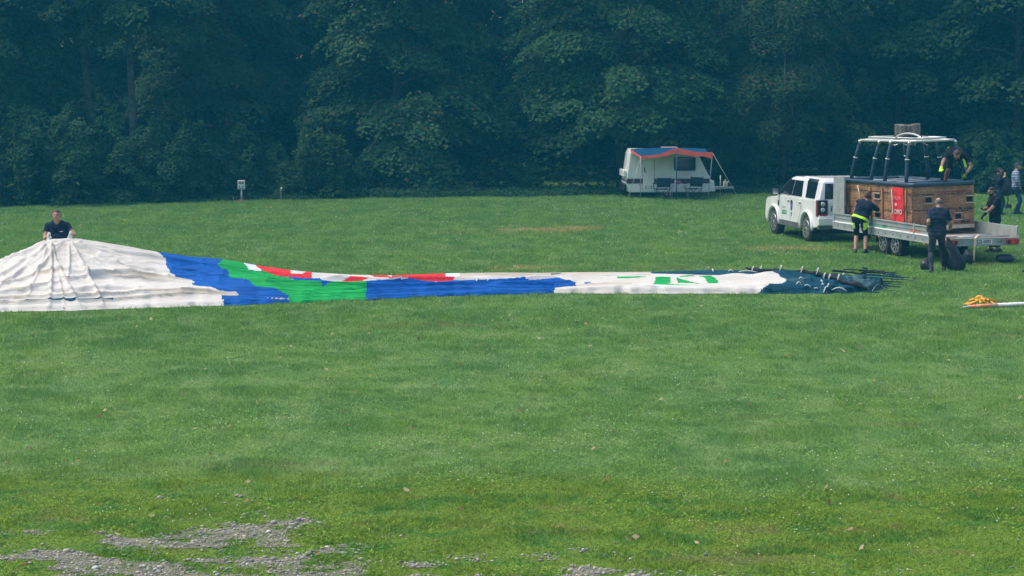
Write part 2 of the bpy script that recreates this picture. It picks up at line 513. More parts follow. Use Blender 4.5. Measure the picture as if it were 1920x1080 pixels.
def build_grass():
    """short mown blades, one triangle each; fewer and broader with distance"""
    parts = []
    for (r0, r1, dens) in ((13.5, 17, 1500), (17, 22, 2900), (22, 28, 2300), (28, 38, 1500), (38, 50, 1000), (50, 64, 700), (64, 82, 520)):
        hw0, hw1 = r0 * .2667 + 6.5, r1 * .2667 + 6.5
        A = (r1 - r0) * 2 * hw1
        n = int(A * dens)
        y = rng.uniform(r0, r1, n); x = rng.uniform(-hw1, hw1, n)
        k = (np.abs(x) < (y * .2667 + 1.5)) | ((np.abs(x) < (y * .2667 + 6.5)) & (rng.random(n) < .5))
        parts.append((x[k], y[k], np.full(k.sum(), (r0 + r1) / 2)))
    x = np.concatenate([p[0] for p in parts]); y = np.concatenate([p[1] for p in parts])
    n = len(x)
    g = gravel_mask(x, y)
    bare = np.where(y < 21.5, sstep(0.42, -0.12, g), 1.0)
    tuft = fbm(x * 2.1 + 50, y * 2.6 + 50, 3)
    cx = 960 + FPX * x / (y * _c + CAM_H * _s); en = env_near(cx)
    under = (cx > -200) & (cx < 1656) & (y > en + .03) & (y < en + env_depth(cx) + .35)
    keep = ~under & (rng.random(n) < np.maximum(bare, 0.34 * (tuft > .40)) * np.where(y > 74, 0.6, 1.0))
    x, y, tuft = x[keep], y[keep], tuft[keep]; n = len(x)
    d = np.hypot(x, y)
    h = (0.030 + 0.050 * sstep(0.42, 0.72, tuft)) * rng.uniform(0.6, 1.35, n) * (1 + 0.35 * sstep(30, 70, d))
    h *= np.where(y < 21.5, 0.55, np.where(y < 32, .68, .85)); lowleaf = y < 21.5
    w = 0.0052 * np.maximum(1, d / 21) * rng.uniform(0.7, 1.4, n) * np.where(lowleaf, 1.9, 1.15)
    a = rng.uniform(0, 2 * np.pi, n)
    lean = rng.normal(0, 1, (n, 2)) * h[:, None] * np.where(lowleaf, .95, .55)[:, None]
    z = terrain(x, y)
    ex, ey = np.cos(a) * w / 2, np.sin(a) * w / 2
    # broad side turned partly to all directions
    v = np.empty((n, 3, 3), np.float32)
    v[:, 0] = np.stack([x - ex, y - ey, z], -1)
    v[:, 1] = np.stack([x + ex, y + ey, z], -1)
    v[:, 2] = np.stack([x + lean[:, 0], y + lean[:, 1], z + h], -1)
    r = np.clip(rng.normal(.42, .25, n) , 0, 1)
    o = link('grass', mesh_np('grass', v.reshape(-1, 3), np.arange(n * 3).reshape(-1, 3), {'rnd': np.repeat(r, 3)}), mat=M_BLADE)
    tag(o, 'short mown green grass covering the whole meadow', 'grass', kind='stuff')
build_grass()

def build_specks():
    # clover heads
    N = 4200
    y = rng.uniform(15, 70, N) ; x = rng.uniform(-1, 1, N) * (y * .2667 + 1.5)
    c = fbm(x * .55 + 9, y * .4 + 9, 3)
    k = rng.random(N) < sstep(.50, .66, c + x * .004) * .85 + .08
    x, y = x[k], y[k]; n = len(x)
    s = rng.uniform(.006, .011, n) * np.maximum(1, np.hypot(x, y) / 40)
    base = np.array([[1, 0, 0], [-1, 0, 0], [0, 1, 0], [0, -1, 0], [0, 0, 1], [0, 0, -1.]])
    tri = np.array([[0, 2, 4], [2, 1, 4], [1, 3, 4], [3, 0, 4], [2, 0, 5], [1, 2, 5], [3, 1, 5], [0, 3, 5]])
    V = base[None] * s[:, None, None] + np.stack([x, y, terrain(x, y) + rng.uniform(.05, .085, n)], -1)[:, None]
    F = tri[None] + (np.arange(n) * 6)[:, None, None]
    o = link('clover_flowers', mesh_np('clover_flowers', V.reshape(-1, 3), F.reshape(-1, 3)), mat=mat('clover white', (.62, .62, .52), .8))
    tag(o, 'tiny white clover flowers dotted over the grass', 'flowers', kind='stuff')
    # leafy clover and plantain between the blades close to the path
    N = 90000
    y = rng.uniform(15, 27, N); x = rng.uniform(-1, 1, N) * (y * .2667 + 1.5)
    c = fbm(x * 1.3 + 70, y * 1.0 + 30, 3)
    k = (rng.random(N) < sstep(.46, .60, c) * np.where(y < 21.5, 1, .6)) & (rng.random(N) < sstep(.2, -.05, gravel_mask(x, y)))
    x, y = x[k], y[k]; n = len(x)
    nn = rng.normal(0, .55, (n, 3)); nn[:, 2] = np.abs(nn[:, 2]) + .7
    me = leaf_cards('clover_leaves', np.stack([x, y, terrain(x, y) + rng.uniform(.015, .05, n)], -1), nn, rng.uniform(.016, .036, n), .8, rng, np.clip(rng.normal(.5, .25, n), 0, 1))
    tag(link('clover_leaves', me, mat=M_BLADE), 'small clover and weed leaves among the near grass', 'clover', kind='stuff')
    N = 420
    y = rng.uniform(16, 74, N); x = rng.uniform(-1, 1, N) * (y * .2667 + 1)
    P = np.stack([x, y, terrain(x, y) + .06], -1)
    nn = rng.normal(0, .5, (N, 3)); nn[:, 2] += 1
    me = leaf_cards('fallen_leaves', P, nn, rng.uniform(.05, .10, N) * np.maximum(1, y / 50), .7, rng)
    m = leaf_mat('fallen leaves', (.20, .12, .05), (.48, .40, .24))
    tag(link('fallen_leaves', me, mat=m), 'small tan fallen leaves scattered on the grass', 'leaves', kind='stuff')

def leaf_cards(name, C, Nrm, L, aspect, g, rnd=None, lobes=False):
    n = len(C)
    Nrm = Nrm / (np.linalg.norm(Nrm, axis=1, keepdims=True) + 1e-9)
    d = g.normal(0, 1, (n, 3)); d -= (d * Nrm).sum(1, keepdims=True) * Nrm
    d /= np.linalg.norm(d, axis=1, keepdims=True) + 1e-9
    s = np.cross(Nrm, d)
    L = np.asarray(L)[:, None] * np.ones((n, 1)); W = L * aspect
    if lobes:      # five lobed outline as a fan of three quads
        pts = [(-.5, 0), (-.30, .50), (-.02, .26), (.10, .55), (.22, .16), (.55, 0), (.22, -.16), (.10, -.55), (-.02, -.26), (-.30, -.50)]
        V = np.stack([C + d * L * p + s * W * q + Nrm * L * (-.12 * abs(q) * 2) for p, q in pts], 1)
        F = np.array([[0, 1, 2, 5], [2, 3, 4, 5], [0, 5, 8, 9], [8, 5, 6, 7]])
        k = len(pts)
    else:
        V = np.stack([C - d * L * .5, C + s * W * .5 - Nrm * L * .1, C + d * L * .5, C - s * W * .5 - Nrm * L * .1], 1)
        F = np.array([[0, 1, 2, 3]]); k = 4
    F = (F[None] + (np.arange(n) * k)[:, None, None]).reshape(-1, 4)
    r = g.random(n) if rnd is None else rnd
    return mesh_np(name, V.reshape(-1, 3), F, {'rnd': np.repeat(r, k)})
build_specks()

# ------------------------------------------------------------------ woodland
M_BARK = mat('bark', (0.055, 0.056, 0.048), 0.9, var=0.5, scale=6, bump=0.8, bscale=25)
M_BARKL = mat('paler bark', (0.075, 0.078, 0.066), 0.9, var=0.5, scale=5, bump=0.8, bscale=25)
LM = {
    'maple': leaf_mat('maple leaves', (0.016, 0.056, 0.020), (0.050, 0.118, 0.042), (0.115, 0.085, 0.045), 0.05),
    'maple2': leaf_mat('maple leaves fresh', (0.018, 0.064, 0.022), (0.055, 0.130, 0.046), (0.10, 0.10, 0.045), 0.04),
    'cherry': leaf_mat('cherry leaves', (0.018, 0.054, 0.020), (0.060, 0.112, 0.040), (0.16, 0.075, 0.045), 0.07),
    'dark': leaf_mat('shade darkened leaves', (0.011, 0.040, 0.016), (0.036, 0.088, 0.030)),  # leaf colour darkened to paint in the deeper shade
    'bush': leaf_mat('shrub leaves', (0.013, 0.050, 0.020), (0.038, 0.098, 0.040)),
    'pale': leaf_mat('pale shrub leaves', (0.026, 0.070, 0.022), (0.075, 0.140, 0.050)),
}

def tree_mesh(seed, kind, H, h0, Rad, nbr, spr=9, leaves=70, leaf=.21, aspect=.95, spray=.75, droop=.5, shelves=(), low_boost=1.0):
    """branches leave the trunk in shelves; each carries flat drooping sprays of leaves. Returns crown mesh, wood MB"""
    g = np.random.default_rng(seed)
    C, Nn, RR = [], [], []
    wood = MB()
    tr = 0.0095 * H + .045
    lean = g.normal(0, .012, 2)
    tp = [Vector((lean[0] * z + .05 * math.sin(z * .7 + seed), lean[1] * z + .05 * math.cos(z * .5), z)) for z in np.linspace(-.15, H * .9, 9)]
    wood.tube(tp, [tr * (1.25 if i == 0 else 1 - .85 * i / 9) for i in range(9)], 9)
    br = []
    for i in range(nbr):
        u = (i + g.random()) / nbr
        z = h0 + (H - h0) * u ** (1.15 / low_boost)
        az = i * 2.39996 + g.normal(0, .35)
        t = (z - h0) / (H - h0)
        prof = (1 - t) ** .55 * (.72 + .28 * min(1, t * 6 + .5))
        br.append((z, az, Rad * prof * g.uniform(.75, 1.12)))
    br += [tuple(q) for q in shelves]
    for z, az, Ln in br:
        ca, sa = math.cos(az), math.sin(az)
        rise = g.uniform(.15, .40) * Ln
        pts = []
        for q in (0, .25, .5, .75, 1):
            zz = z - .25 * Ln * .3 + rise * math.sin(min(q, .8) / .8 * 1.57) - droop * Ln * .42 * q ** 2.4
            pts.append(Vector((ca * Ln * q * .93 + lean[0] * z, sa * Ln * q * .93 + lean[1] * z, max(.3, zz))))
        wood.tube(pts, [.02 + .012 * Ln * (1 - q) for q in (0, .25, .5, .75, 1)], 5, cap=False)
        ns = max(3, int(spr * Ln / Rad * 1.15))
        for j in range(ns):
            q = .30 + .70 * math.sqrt((j + g.random()) / ns)
            k = min(3, int(q * 4)); f = q * 4 - k
            c = pts[k].lerp(pts[k + 1], f)
            side = g.normal(0, .30) * Ln * (.35 + .5 * q)
            c = np.array([c.x - sa * side, c.y + ca * side, c.z + g.normal(0, .22) - abs(side) * .16])
            out = np.array([c[0], c[1], 0]); out /= np.linalg.norm(out) + 1e-6
            sr = spray * g.uniform(.6, 1.25)
            n = int(leaves * (sr / spray) ** 2)
            rr = np.sqrt(g.random(n)) * sr; aa = g.uniform(0, 6.283, n)
            lx, ly = rr * np.cos(aa), rr * np.sin(aa)
            P = np.stack([lx, ly, g.normal(0, .09, n) - .42 * (rr / sr) ** 2 * sr], -1)
            # slope down along the outward direction
            P[:, 2] -= (P[:, 0] * out[0] + P[:, 1] * out[1]) * (.30 + .5 * droop)
            tone = np.clip(g.normal(.46, .12) + .10 * (1 - rr / sr) + g.normal(0, .13, n), 0, .93)
            tone = np.where(g.random(n) < .03, 1.0, tone)
            C.append(P + c); RR.append(tone)
            N0 = np.array([0, 0, 1.0]) + out * (.55 + .35 * droop)
            Nn.append(N0 + g.normal(0, .42, (n, 3)))
    C = np.concatenate(C); Nn = np.concatenate(Nn); RR = np.concatenate(RR)
    ok = C[:, 2] > .12
    C, Nn, RR = C[ok], Nn[ok], RR[ok]
    L = leaf * g.uniform(.6, 1.3, len(C))
    return leaf_cards('crown', C, Nn, L, aspect, g, RR), wood.mesh('trunk')

def bush_mesh(seed, H, Rad, n_spr=60, leaves=60, leaf=.15, upright=0.0, aspect=.75):
    g = np.random.default_rng(seed)
    C, Nn, RR = [], [], []; stem = MB()
    lobes = [(g.normal(0, .5) * Rad, g.normal(0, .4) * Rad, H * g.uniform(.42, 1.0), Rad * g.uniform(.36, .60)) for _ in range(7)]
    lobes[0] = (0, 0, H, Rad * .55)
    for lx, ly, lh, lr in lobes:
        stem.tube([(lx * .2, ly * .2, -.1), (lx * .6, ly * .6, lh * .4), (lx, ly, lh * .85)], [.05, .035, .015], 5)
        if upright:
            for q in range(7):
                a = g.uniform(0, 6.28); e = g.uniform(.2, .9) * lr
                x0, y0 = lx + e * math.cos(a), ly + e * math.sin(a); top = lh * g.uniform(.75, 1.08)
                for z in np.arange(.25 * top, top, .14):
                    n = int(leaves * .28); r = .16 * (1.1 - .5 * z / top)
                    P = g.normal(0, r, (n, 3)) * [1, 1, .5] + [x0, y0, z]
                    C.append(P); Nn.append(np.array([0, 0, .7]) + g.normal(0, .5, (n, 3))); RR.append(np.clip(g.normal(.5, .2, n), 0, 1))
    for j in range(n_spr):
        lx, ly, lh, lr = lobes[g.integers(0, 7)]
        t = g.uniform(.0, 1) ** .8; a = g.uniform(0, 6.283)
        rad = lr * (max(.03, 1 - t) ** .62) * (1.05 if t > .2 else .9) * g.uniform(.65, 1.15)
        c = np.array([lx + rad * math.cos(a), ly + rad * math.sin(a), .15 + (lh - .15) * t])
        out = np.array([math.cos(a), math.sin(a), 0])
        sr = g.uniform(.22, .5) * (1 - .35 * t); n = int(leaves * 1.5 * (sr / .4) ** 2) + 8
        rr = np.sqrt(g.random(n)) * sr; aa = g.uniform(0, 6.283, n)
        P = np.stack([rr * np.cos(aa), rr * np.sin(aa), g.normal(0, .08, n)], -1)
        P[:, 2] -= (P[:, 0] * out[0] + P[:, 1] * out[1]) * .7 + .3 * rr * rr / sr
        C.append(P + c); Nn.append(np.array([0, 0, 1.0]) + out * .8 + g.normal(0, .45, (n, 3)))
        RR.append(np.clip(g.normal(.45, .14) + g.normal(0, .16, n), 0, 1))
    C = np.concatenate(C); Nn = np.concatenate(Nn); RR = np.concatenate(RR)
    ok = C[:, 2] > .03; C, Nn, RR = C[ok], Nn[ok], RR[ok]
    return leaf_cards('foliage', C, Nn, leaf * g.uniform(.6, 1.3, len(C)), aspect, g, RR), stem.mesh('stem')

_tm = {}
def plant(name, key, maker, leafm, bark, label, cat, x, y, rz=0.0, sc=1.0, group=None, pn=('crown', 'trunk'), zs=1.0):
    if key not in _tm:
        c, w = maker(); c.materials.append(leafm); w.materials.append(bark); _tm[key] = (c, w)
    c, w = _tm[key]
    t = thing(name, label, cat, (x, y, tz(x, y)), rz, group)
    t.scale = (sc, sc, sc * zs)
    link(pn[0], c, t); link(pn[1], w, t)
    return t

def X_at(px, y): return (px - 960) * y / 3600.0

PI = math.pi
EDGE = 'trees along the edge of the wood'
# the big low maple in the middle
plant('maple_tree', 'm1', lambda: tree_mesh(21, 'maple', 15.5, .9, 5.3, 62, 13, 135, .165, shelves=[(3.0, -PI / 2 + .5, 5.4), (2.3, -PI / 2 - .5, 5.0), (1.3, -1.2, 4.8), (1.4, -1.9, 4.6)], low_boost=1.5), LM['maple'], M_BARK,
      'broad maple left of the caravan with foliage hanging down to the grass', 'tree', X_at(745, 82), 82.2, .3, 1.0, EDGE)
plant('maple_tree', 'm2', lambda: tree_mesh(22, 'maple', 15.5, 2.9, 5.6, 54, 14, 135, .165, droop=.4, shelves=[(3.6, -PI / 2 - .75, 5.5), (3.1, -PI / 2 - .2, 5.0), (3.7, -PI / 2 + .45, 5.6), (4.6, -PI / 2 + .1, 5.6)], low_boost=1.25), LM['maple2'], M_BARK,
      'tall maple with layered leafy boughs spread above the caravan', 'tree', X_at(1165, 83), 82.8, 0.0, 1.0, EDGE)
plant('cherry_tree', 'c1', lambda: tree_mesh(23, 'cherry', 15, 1.9, 5.2, 66, 13, 130, .175, aspect=.45, spray=.62, droop=.9, low_boost=1.35), LM['cherry'], M_BARK,
      'drooping cherry tree with russet tinged leaves behind the white car', 'tree', X_at(1470, 83), 83.2, .9, 1.0, EDGE)
plant('maple_tree', 'm3', lambda: tree_mesh(24, 'dark', 15, 1.6, 5.0, 54, 12, 110, .18, low_boost=1.4), LM['dark'], M_BARK,
      'dark maple rising behind the basket frame and burner', 'tree', X_at(1690, 85), 85.5, 1.9, 1.0, EDGE)
plant('maple_tree', 'm3', None, None, None, 'dark maple at the right end of the wood behind the two onlookers', 'tree', X_at(1905, 83.5), 83.5, 4.0, 1.02, EDGE)
# left side: bare trunks with high crowns
plant('tall_tree', 't1', lambda: tree_mesh(31, 'maple', 15.5, 7.0, 4.4, 34, 10, 130, .16, droop=.3, shelves=[(7.0, -PI / 2, 2.4), (6.8, -.3, 2.6), (6.9, PI + .3, 2.0), (6.9, -1.0, 2.4), (6.9, -2.2, 2.2)]), LM['maple2'], M_BARKL,
      'tree with a straight bare trunk above the shrubs, right one of the pale pair', 'tree', X_at(250, 79.5), 79.5, 0.0, 1.0, EDGE)
t = plant('tall_tree', 't2', lambda: tree_mesh(32, 'maple', 16, 8.4, 4.2, 26, 9, 70, .21), LM['maple'], M_BARKL,
      'leaning bare trunk above the shrubs, left one of the pale pair', 'tree', X_at(178, 80.5), 80.5, 2.0, 1.0, EDGE)
t.rotation_euler = (R(1.0), R(-3.4), 0)
plant('maple_tree', 'm2', None, None, None, 'maple at the left edge whose branches reach in over the shrubs', 'tree', X_at(-60, 80), 80.5, 2.1, .95, EDGE)
plant('maple_tree', 'm1', None, None, None, 'shaded maple in the gap between the bare trunks and the broad maple', 'tree', X_at(430, 86), 86.5, 2.6, 1.0, EDGE)
plant('slim_tree', 't3', lambda: tree_mesh(33, 'dark', 15, 7.2, 3.0, 18, 8, 60, .2), LM['dark'], M_BARK,
      'slim dark trunk just left of the broad maple, high in the wood', 'tree', X_at(540, 90), 90.5, 0, .95, EDGE)
# outer neighbours, for steps to the side
for k, (x, y, key, rz) in enumerate(((-27.5, 79, 'm1', 1.0), (28.5, 83, 'm2', 2.0), (-34, 77, 'm2', .4), (35, 82, 'm1', 5.0))):
    plant('maple_tree', key, None, None, None, ('maple outside the frame on the left', 'maple outside the frame on the right', 'outermost maple on the left', 'outermost maple on the right')[k], 'tree', x, y, rz, 1.0, EDGE)
# second and third rows, in deep shade
plant_n = 0
g2 = np.random.default_rng(5)
for row, (y0, step, off) in enumerate(((92, 6.0, 0), (99, 6.4, 3.0))):
    for x in np.arange(-33 + off, 35, step):
        key = ('m3', 'm1', 'm3', 'm2')[plant_n % 4]
        plant('shaded_tree', key if key != 'm2' else 'm3', None, None, None, 'dark tree standing deep in the shade behind the front trees', 'tree', x + g2.normal(0, .8), y0 + g2.normal(0, .9), g2.uniform(0, 6.28), g2.uniform(.95, 1.1), 'shaded trees deep in the wood')
        plant_n += 1
# far part of the wood: one mass
def far_wood():
    g = np.random.default_rng(77); N = 90000
    x = g.uniform(-62, 62, N); y = 107 + g.uniform(-1.5, 3.5, N) + 1.5 * np.sin(x * .35)
    z = g.uniform(0, 1, N) ** .9 * (17 + 2.5 * np.sin(x * .5) + 1.5 * np.sin(x * 1.3))
    nn = g.normal(0, .6, (N, 3)) + [0, -.5, .6]
    k = int(N * .45)
    z[:k] = g.uniform(0, 4.5, k); y[:k] = 103 + g.uniform(0, 6, k)
    me = leaf_cards('far_wood', np.stack([x, y, z], -1), nn, g.uniform(.35, .75, N), .8, g)
    tag(link('far_wood', me, mat=LM['dark']), 'dense dark wood closing the view behind the shaded trees', 'woodland', kind='stuff')
far_wood()

def understory():
    g = np.random.default_rng(19); N = 26000
    x = g.uniform(-42, 42, N); y = g.uniform(80.5, 104, N)
    h = (.25 + 1.5 * fbm(x * .35, y * .3, 3)) * sstep(80, 86, y)
    z = terrain(x, y) + h * g.uniform(.05, 1, N)
    me = leaf_cards('understory', np.stack([x, y, z], -1), g.normal(0, .55, (N, 3)) + [0, -.3, 1], g.uniform(.14, .32, N), .7, g)
    tag(link('understory', me, mat=LM['dark']), 'dark ferns and saplings on the shaded floor of the wood', 'undergrowth', kind='stuff')
understory()

# shrubs along the foot of the wood
SH = 'shrubs along the foot of the wood'
bk = [lambda s=s, H=H, Rr=Rr, n=n: bush_mesh(s, H * .92, Rr, n, 70, .125) for s, H, Rr, n in ((41, 3.9, 1.75, 170), (42, 3.2, 1.8, 150), (43, 2.4, 1.5, 110))]
shrubs = [  # px, depth, kind, scale, label
    (30, 71.3, 0, 1.0, 'tall dark shrub at the left edge of the wood behind the man'),
    (135, 72.2, 0, 1.02, 'tall shrub below the leaning bare trunk'),
    (215, 73.2, 0, 1.0, 'pointed tall shrub in front of the two bare trunks'),
    (300, 73.6, 1, 1.05, 'rounded shrub to the right of the bare trunks'),
    (375, 74.6, 1, 1.0, 'broad shrub midway between the bare trunks and the white meter box'),
    (455, 76.2, 1, .95, 'leafy shrub directly behind the white meter box'),
    (655, 77.0, 2, .75, 'low shrub right of the pale upright shrub'),
    (515, 77.4, 2, .9, 'dark low shrub between the meter box and the pale upright shrub'),
    (-70, 71.0, 0, 1.0, 'tall shrub just outside the left edge of the picture'),
    (1405, 82, 2, 1.0, 'low dark shrub in the shade between caravan and car'),
    (1660, 82, 2, 1.1, 'low dark shrub behind the basket poles'),
    (1870, 80, 2, 1.1, 'low dark shrub behind the two onlookers'),
    (950, 80.5, 2, .7, 'small shaded shrub left of the caravan'),
]
for i, (px, y, k, s, lab) in enumerate(shrubs):
    plant('shrub', 'b%d' % k, bk[k], LM['bush'], M_BARK, lab, 'shrub', X_at(px, y), y, i * 1.3, s, SH, ('foliage', 'stem'))
plant('shrub', 'bp', lambda: bush_mesh(47, 2.55, 1.25, 60, 60, .14, upright=1.0), LM['pale'], M_BARK,
      'pale upright shrub with many straight shoots left of the broad maple', 'shrub', X_at(578, 76.3), 76.3, 0, 1.0, SH, ('foliage', 'stem'))

def edge_weeds():
    g = np.random.default_rng(9); N = 26000
    px = g.uniform(-200, 2100, N)
    ye = np.interp(px, [-200, 0, 250, 500, 900, 1340, 2100], [69.2, 69.8, 71.8, 74.6, 76.0, 78.2, 79.0])
    y = ye + np.abs(g.normal(0, 1.2, N)) + .3 * np.sin(px * .03) + .25 * np.sin(px * .011)
    x = (px - 960) * y / 3600
    hh = .12 + .34 * fbm(x * .9, y * .9, 3) * np.clip((y - ye) / 1.2 + .35, 0, 1.3)
    z = terrain(x, y) + hh * g.uniform(.1, 1, N)
    nn = g.normal(0, .5, (N, 3)) + [0, -.3, 1]
    me = leaf_cards('edge_weeds', np.stack([x, y, z], -1), nn, g.uniform(.07, .17, N), .55, g)
    tag(link('edge_weeds', me, mat=LM['bush']), 'low weeds and nettles where the meadow meets the wood', 'weeds', kind='stuff')
edge_weeds()

# ------------------------------------------------------------------ haze
def haze():
    mb = MB(); mb.box((0, 50, 7.5), (150, 140, 18.0))
    mb.v = [(x, y, -1.2 if z < 5 else 19.5) for x, y, z in mb.v]
    m = bpy.data.materials.new('thin blue haze'); t = nt(m); n = t.nodes
    n.remove(n['Principled BSDF'])
    pv = n.new('ShaderNodeVolumePrincipled')
    pv.inputs['Color'].default_value = HAZE_COL
    pv.inputs['Density'].default_value = HAZE_D
    pv.inputs['Anisotropy'].default_value = 0.1
    t.links.new(pv.outputs['Volume'], n['Material Output'].inputs['Volume'])
    tag(mb.build('haze', m), 'thin bluish haze over the meadow and the wood', 'haze', kind='stuff')
HAZE_COL = (0.05, 0.56, 0.86, 1); HAZE_D = 0.00115
haze()
# ------------------------------------------------------------------ shared materials of the made things
WHITE = mat('white car paint', (0.74, 0.76, 0.76), 0.28, spec=0.5, coat=0.6, dirt=(0.66, 0.67, 0.65), scale=2.5)
GLASS = mat('dark tinted glass', (0.008, 0.014, 0.018), 0.06, spec=0.6)
BLACKP = mat('black plastic', (0.014, 0.015, 0.017), 0.5)
GREYP = mat('grey dusty plastic', (0.10, 0.105, 0.105), 0.6, var=.3)
RUBBER = mat('tyre rubber', (0.022, 0.022, 0.022), 0.85, dirt=(0.05, 0.045, 0.038), scale=9)
ALLOY = mat('alloy', (0.42, 0.43, 0.44), 0.35, metal=0.8)
CHROME = mat('polished steel', (0.6, 0.61, 0.62), 0.2, metal=0.9)
REDL = mat('red lamp', (0.42, 0.015, 0.02), 0.25, coat=.5)
ORANGEL = mat('orange lamp', (0.75, 0.17, 0.03), 0.35)
LAMPC = mat('clear lamp', (0.55, 0.57, 0.58), 0.15, metal=.4)
GALV = mat('galvanised steel', (0.33, 0.36, 0.36), 0.5, metal=0.25, var=.16, scale=5, bump=.15)
TRAILP = mat('grey trailer boards', (0.27, 0.31, 0.30), 0.55, dirt=(0.215, 0.24, 0.23), scale=4, bump=.1)
WHITES = mat('white strip', (0.66, 0.68, 0.68), 0.5)
DARKST = mat('dark chassis steel', (0.03, 0.032, 0.035), 0.6)
PLY = mat('worn plywood', (0.38, 0.28, 0.19), 0.8, var=.35, scale=7)
GREENS = mat('green print', (0.015, 0.22, 0.12), 0.5)
BLUES = mat('blue print', (0.02, 0.10, 0.45), 0.5)
PLATE = mat('plate white', (0.68, 0.70, 0.70), 0.4)
INK = mat('dark print', (0.02, 0.02, 0.025), 0.6)
REDB = mat('red banner cloth', (0.70, 0.020, 0.024), 0.75, dirt=(0.58, 0.016, 0.02), scale=5)
ORANGEP = mat('orange print', (0.62, 0.14, 0.07), 0.55)
GREYPRINT = mat('grey print', (0.33, 0.36, 0.38), 0.5)

def text(name, body, size, m, parent, loc, rot, label=None, align='CENTER', squeeze=1.0, bold=0.0):
    c = bpy.data.curves.new(name, 'FONT'); c.body = body; c.size = size; c.extrude = 0.001
    c.align_x = align; c.align_y = 'CENTER'; c.offset = bold
    c.resolution_u = 2
    t_ = bpy.data.objects.new('text', c); COL.objects.link(t_)
    me = bpy.data.meshes.new_from_object(t_.evaluated_get(bpy.context.evaluated_depsgraph_get()))
    bpy.data.objects.remove(t_); bpy.data.curves.remove(c); me.name = name; me.materials.clear()
    o = link(name, me, parent, m, loc, rot); o.scale = (squeeze, 1, 1); o['kind'] = 'stuff'
    return o

def wheel(parent, c, r, w, side, spokes=10, name='wheel'):
    """wheel with its axis along local x; side = -1 left, +1 right"""
    hub = link(name, None, parent, loc=c)
    b = MB(); b.lathe([(r * .60, -w / 2), (r * .90, -w / 2), (r * .985, -w * .36), (r, -w * .2), (r, w * .2), (r * .985, w * .36), (r * .90, w / 2), (r * .60, w / 2)], axis='x', n=28)
    b.build('tyre', RUBBER, hub)
    b = MB(); s = side
    b.lathe([(r * .66, s * w * .42), (r * .69, s * w * .53), (r * .60, s * w * .53), (r * .57, s * w * .38), (.01, s * w * .32)] if s > 0 else [(.01, s * w * .32), (r * .57, s * w * .38), (r * .60, s * w * .53), (r * .69, s * w * .53), (r * .66, s * w * .42)], axis='x', n=28)
    for k in range(spokes):
        a = 2 * PI * k / spokes
        for da in (-.10, .10):
            b.bar((s * w * .46, .12 * r * math.cos(a), .12 * r * math.sin(a)), (s * w * .5, .62 * r * math.cos(a + da), .62 * r * math.sin(a + da)), .026 * r / .385, .02)
    b.lathe([(r * .14, s * w * .40), (r * .14, s * w * .52), (r * .04, s * w * .53)] if s > 0 else [(r * .04, s * w * .53), (r * .14, s * w * .52), (r * .14, s * w * .40)], axis='x', n=14)
    b.build('rim', ALLOY, hub)
    return hub

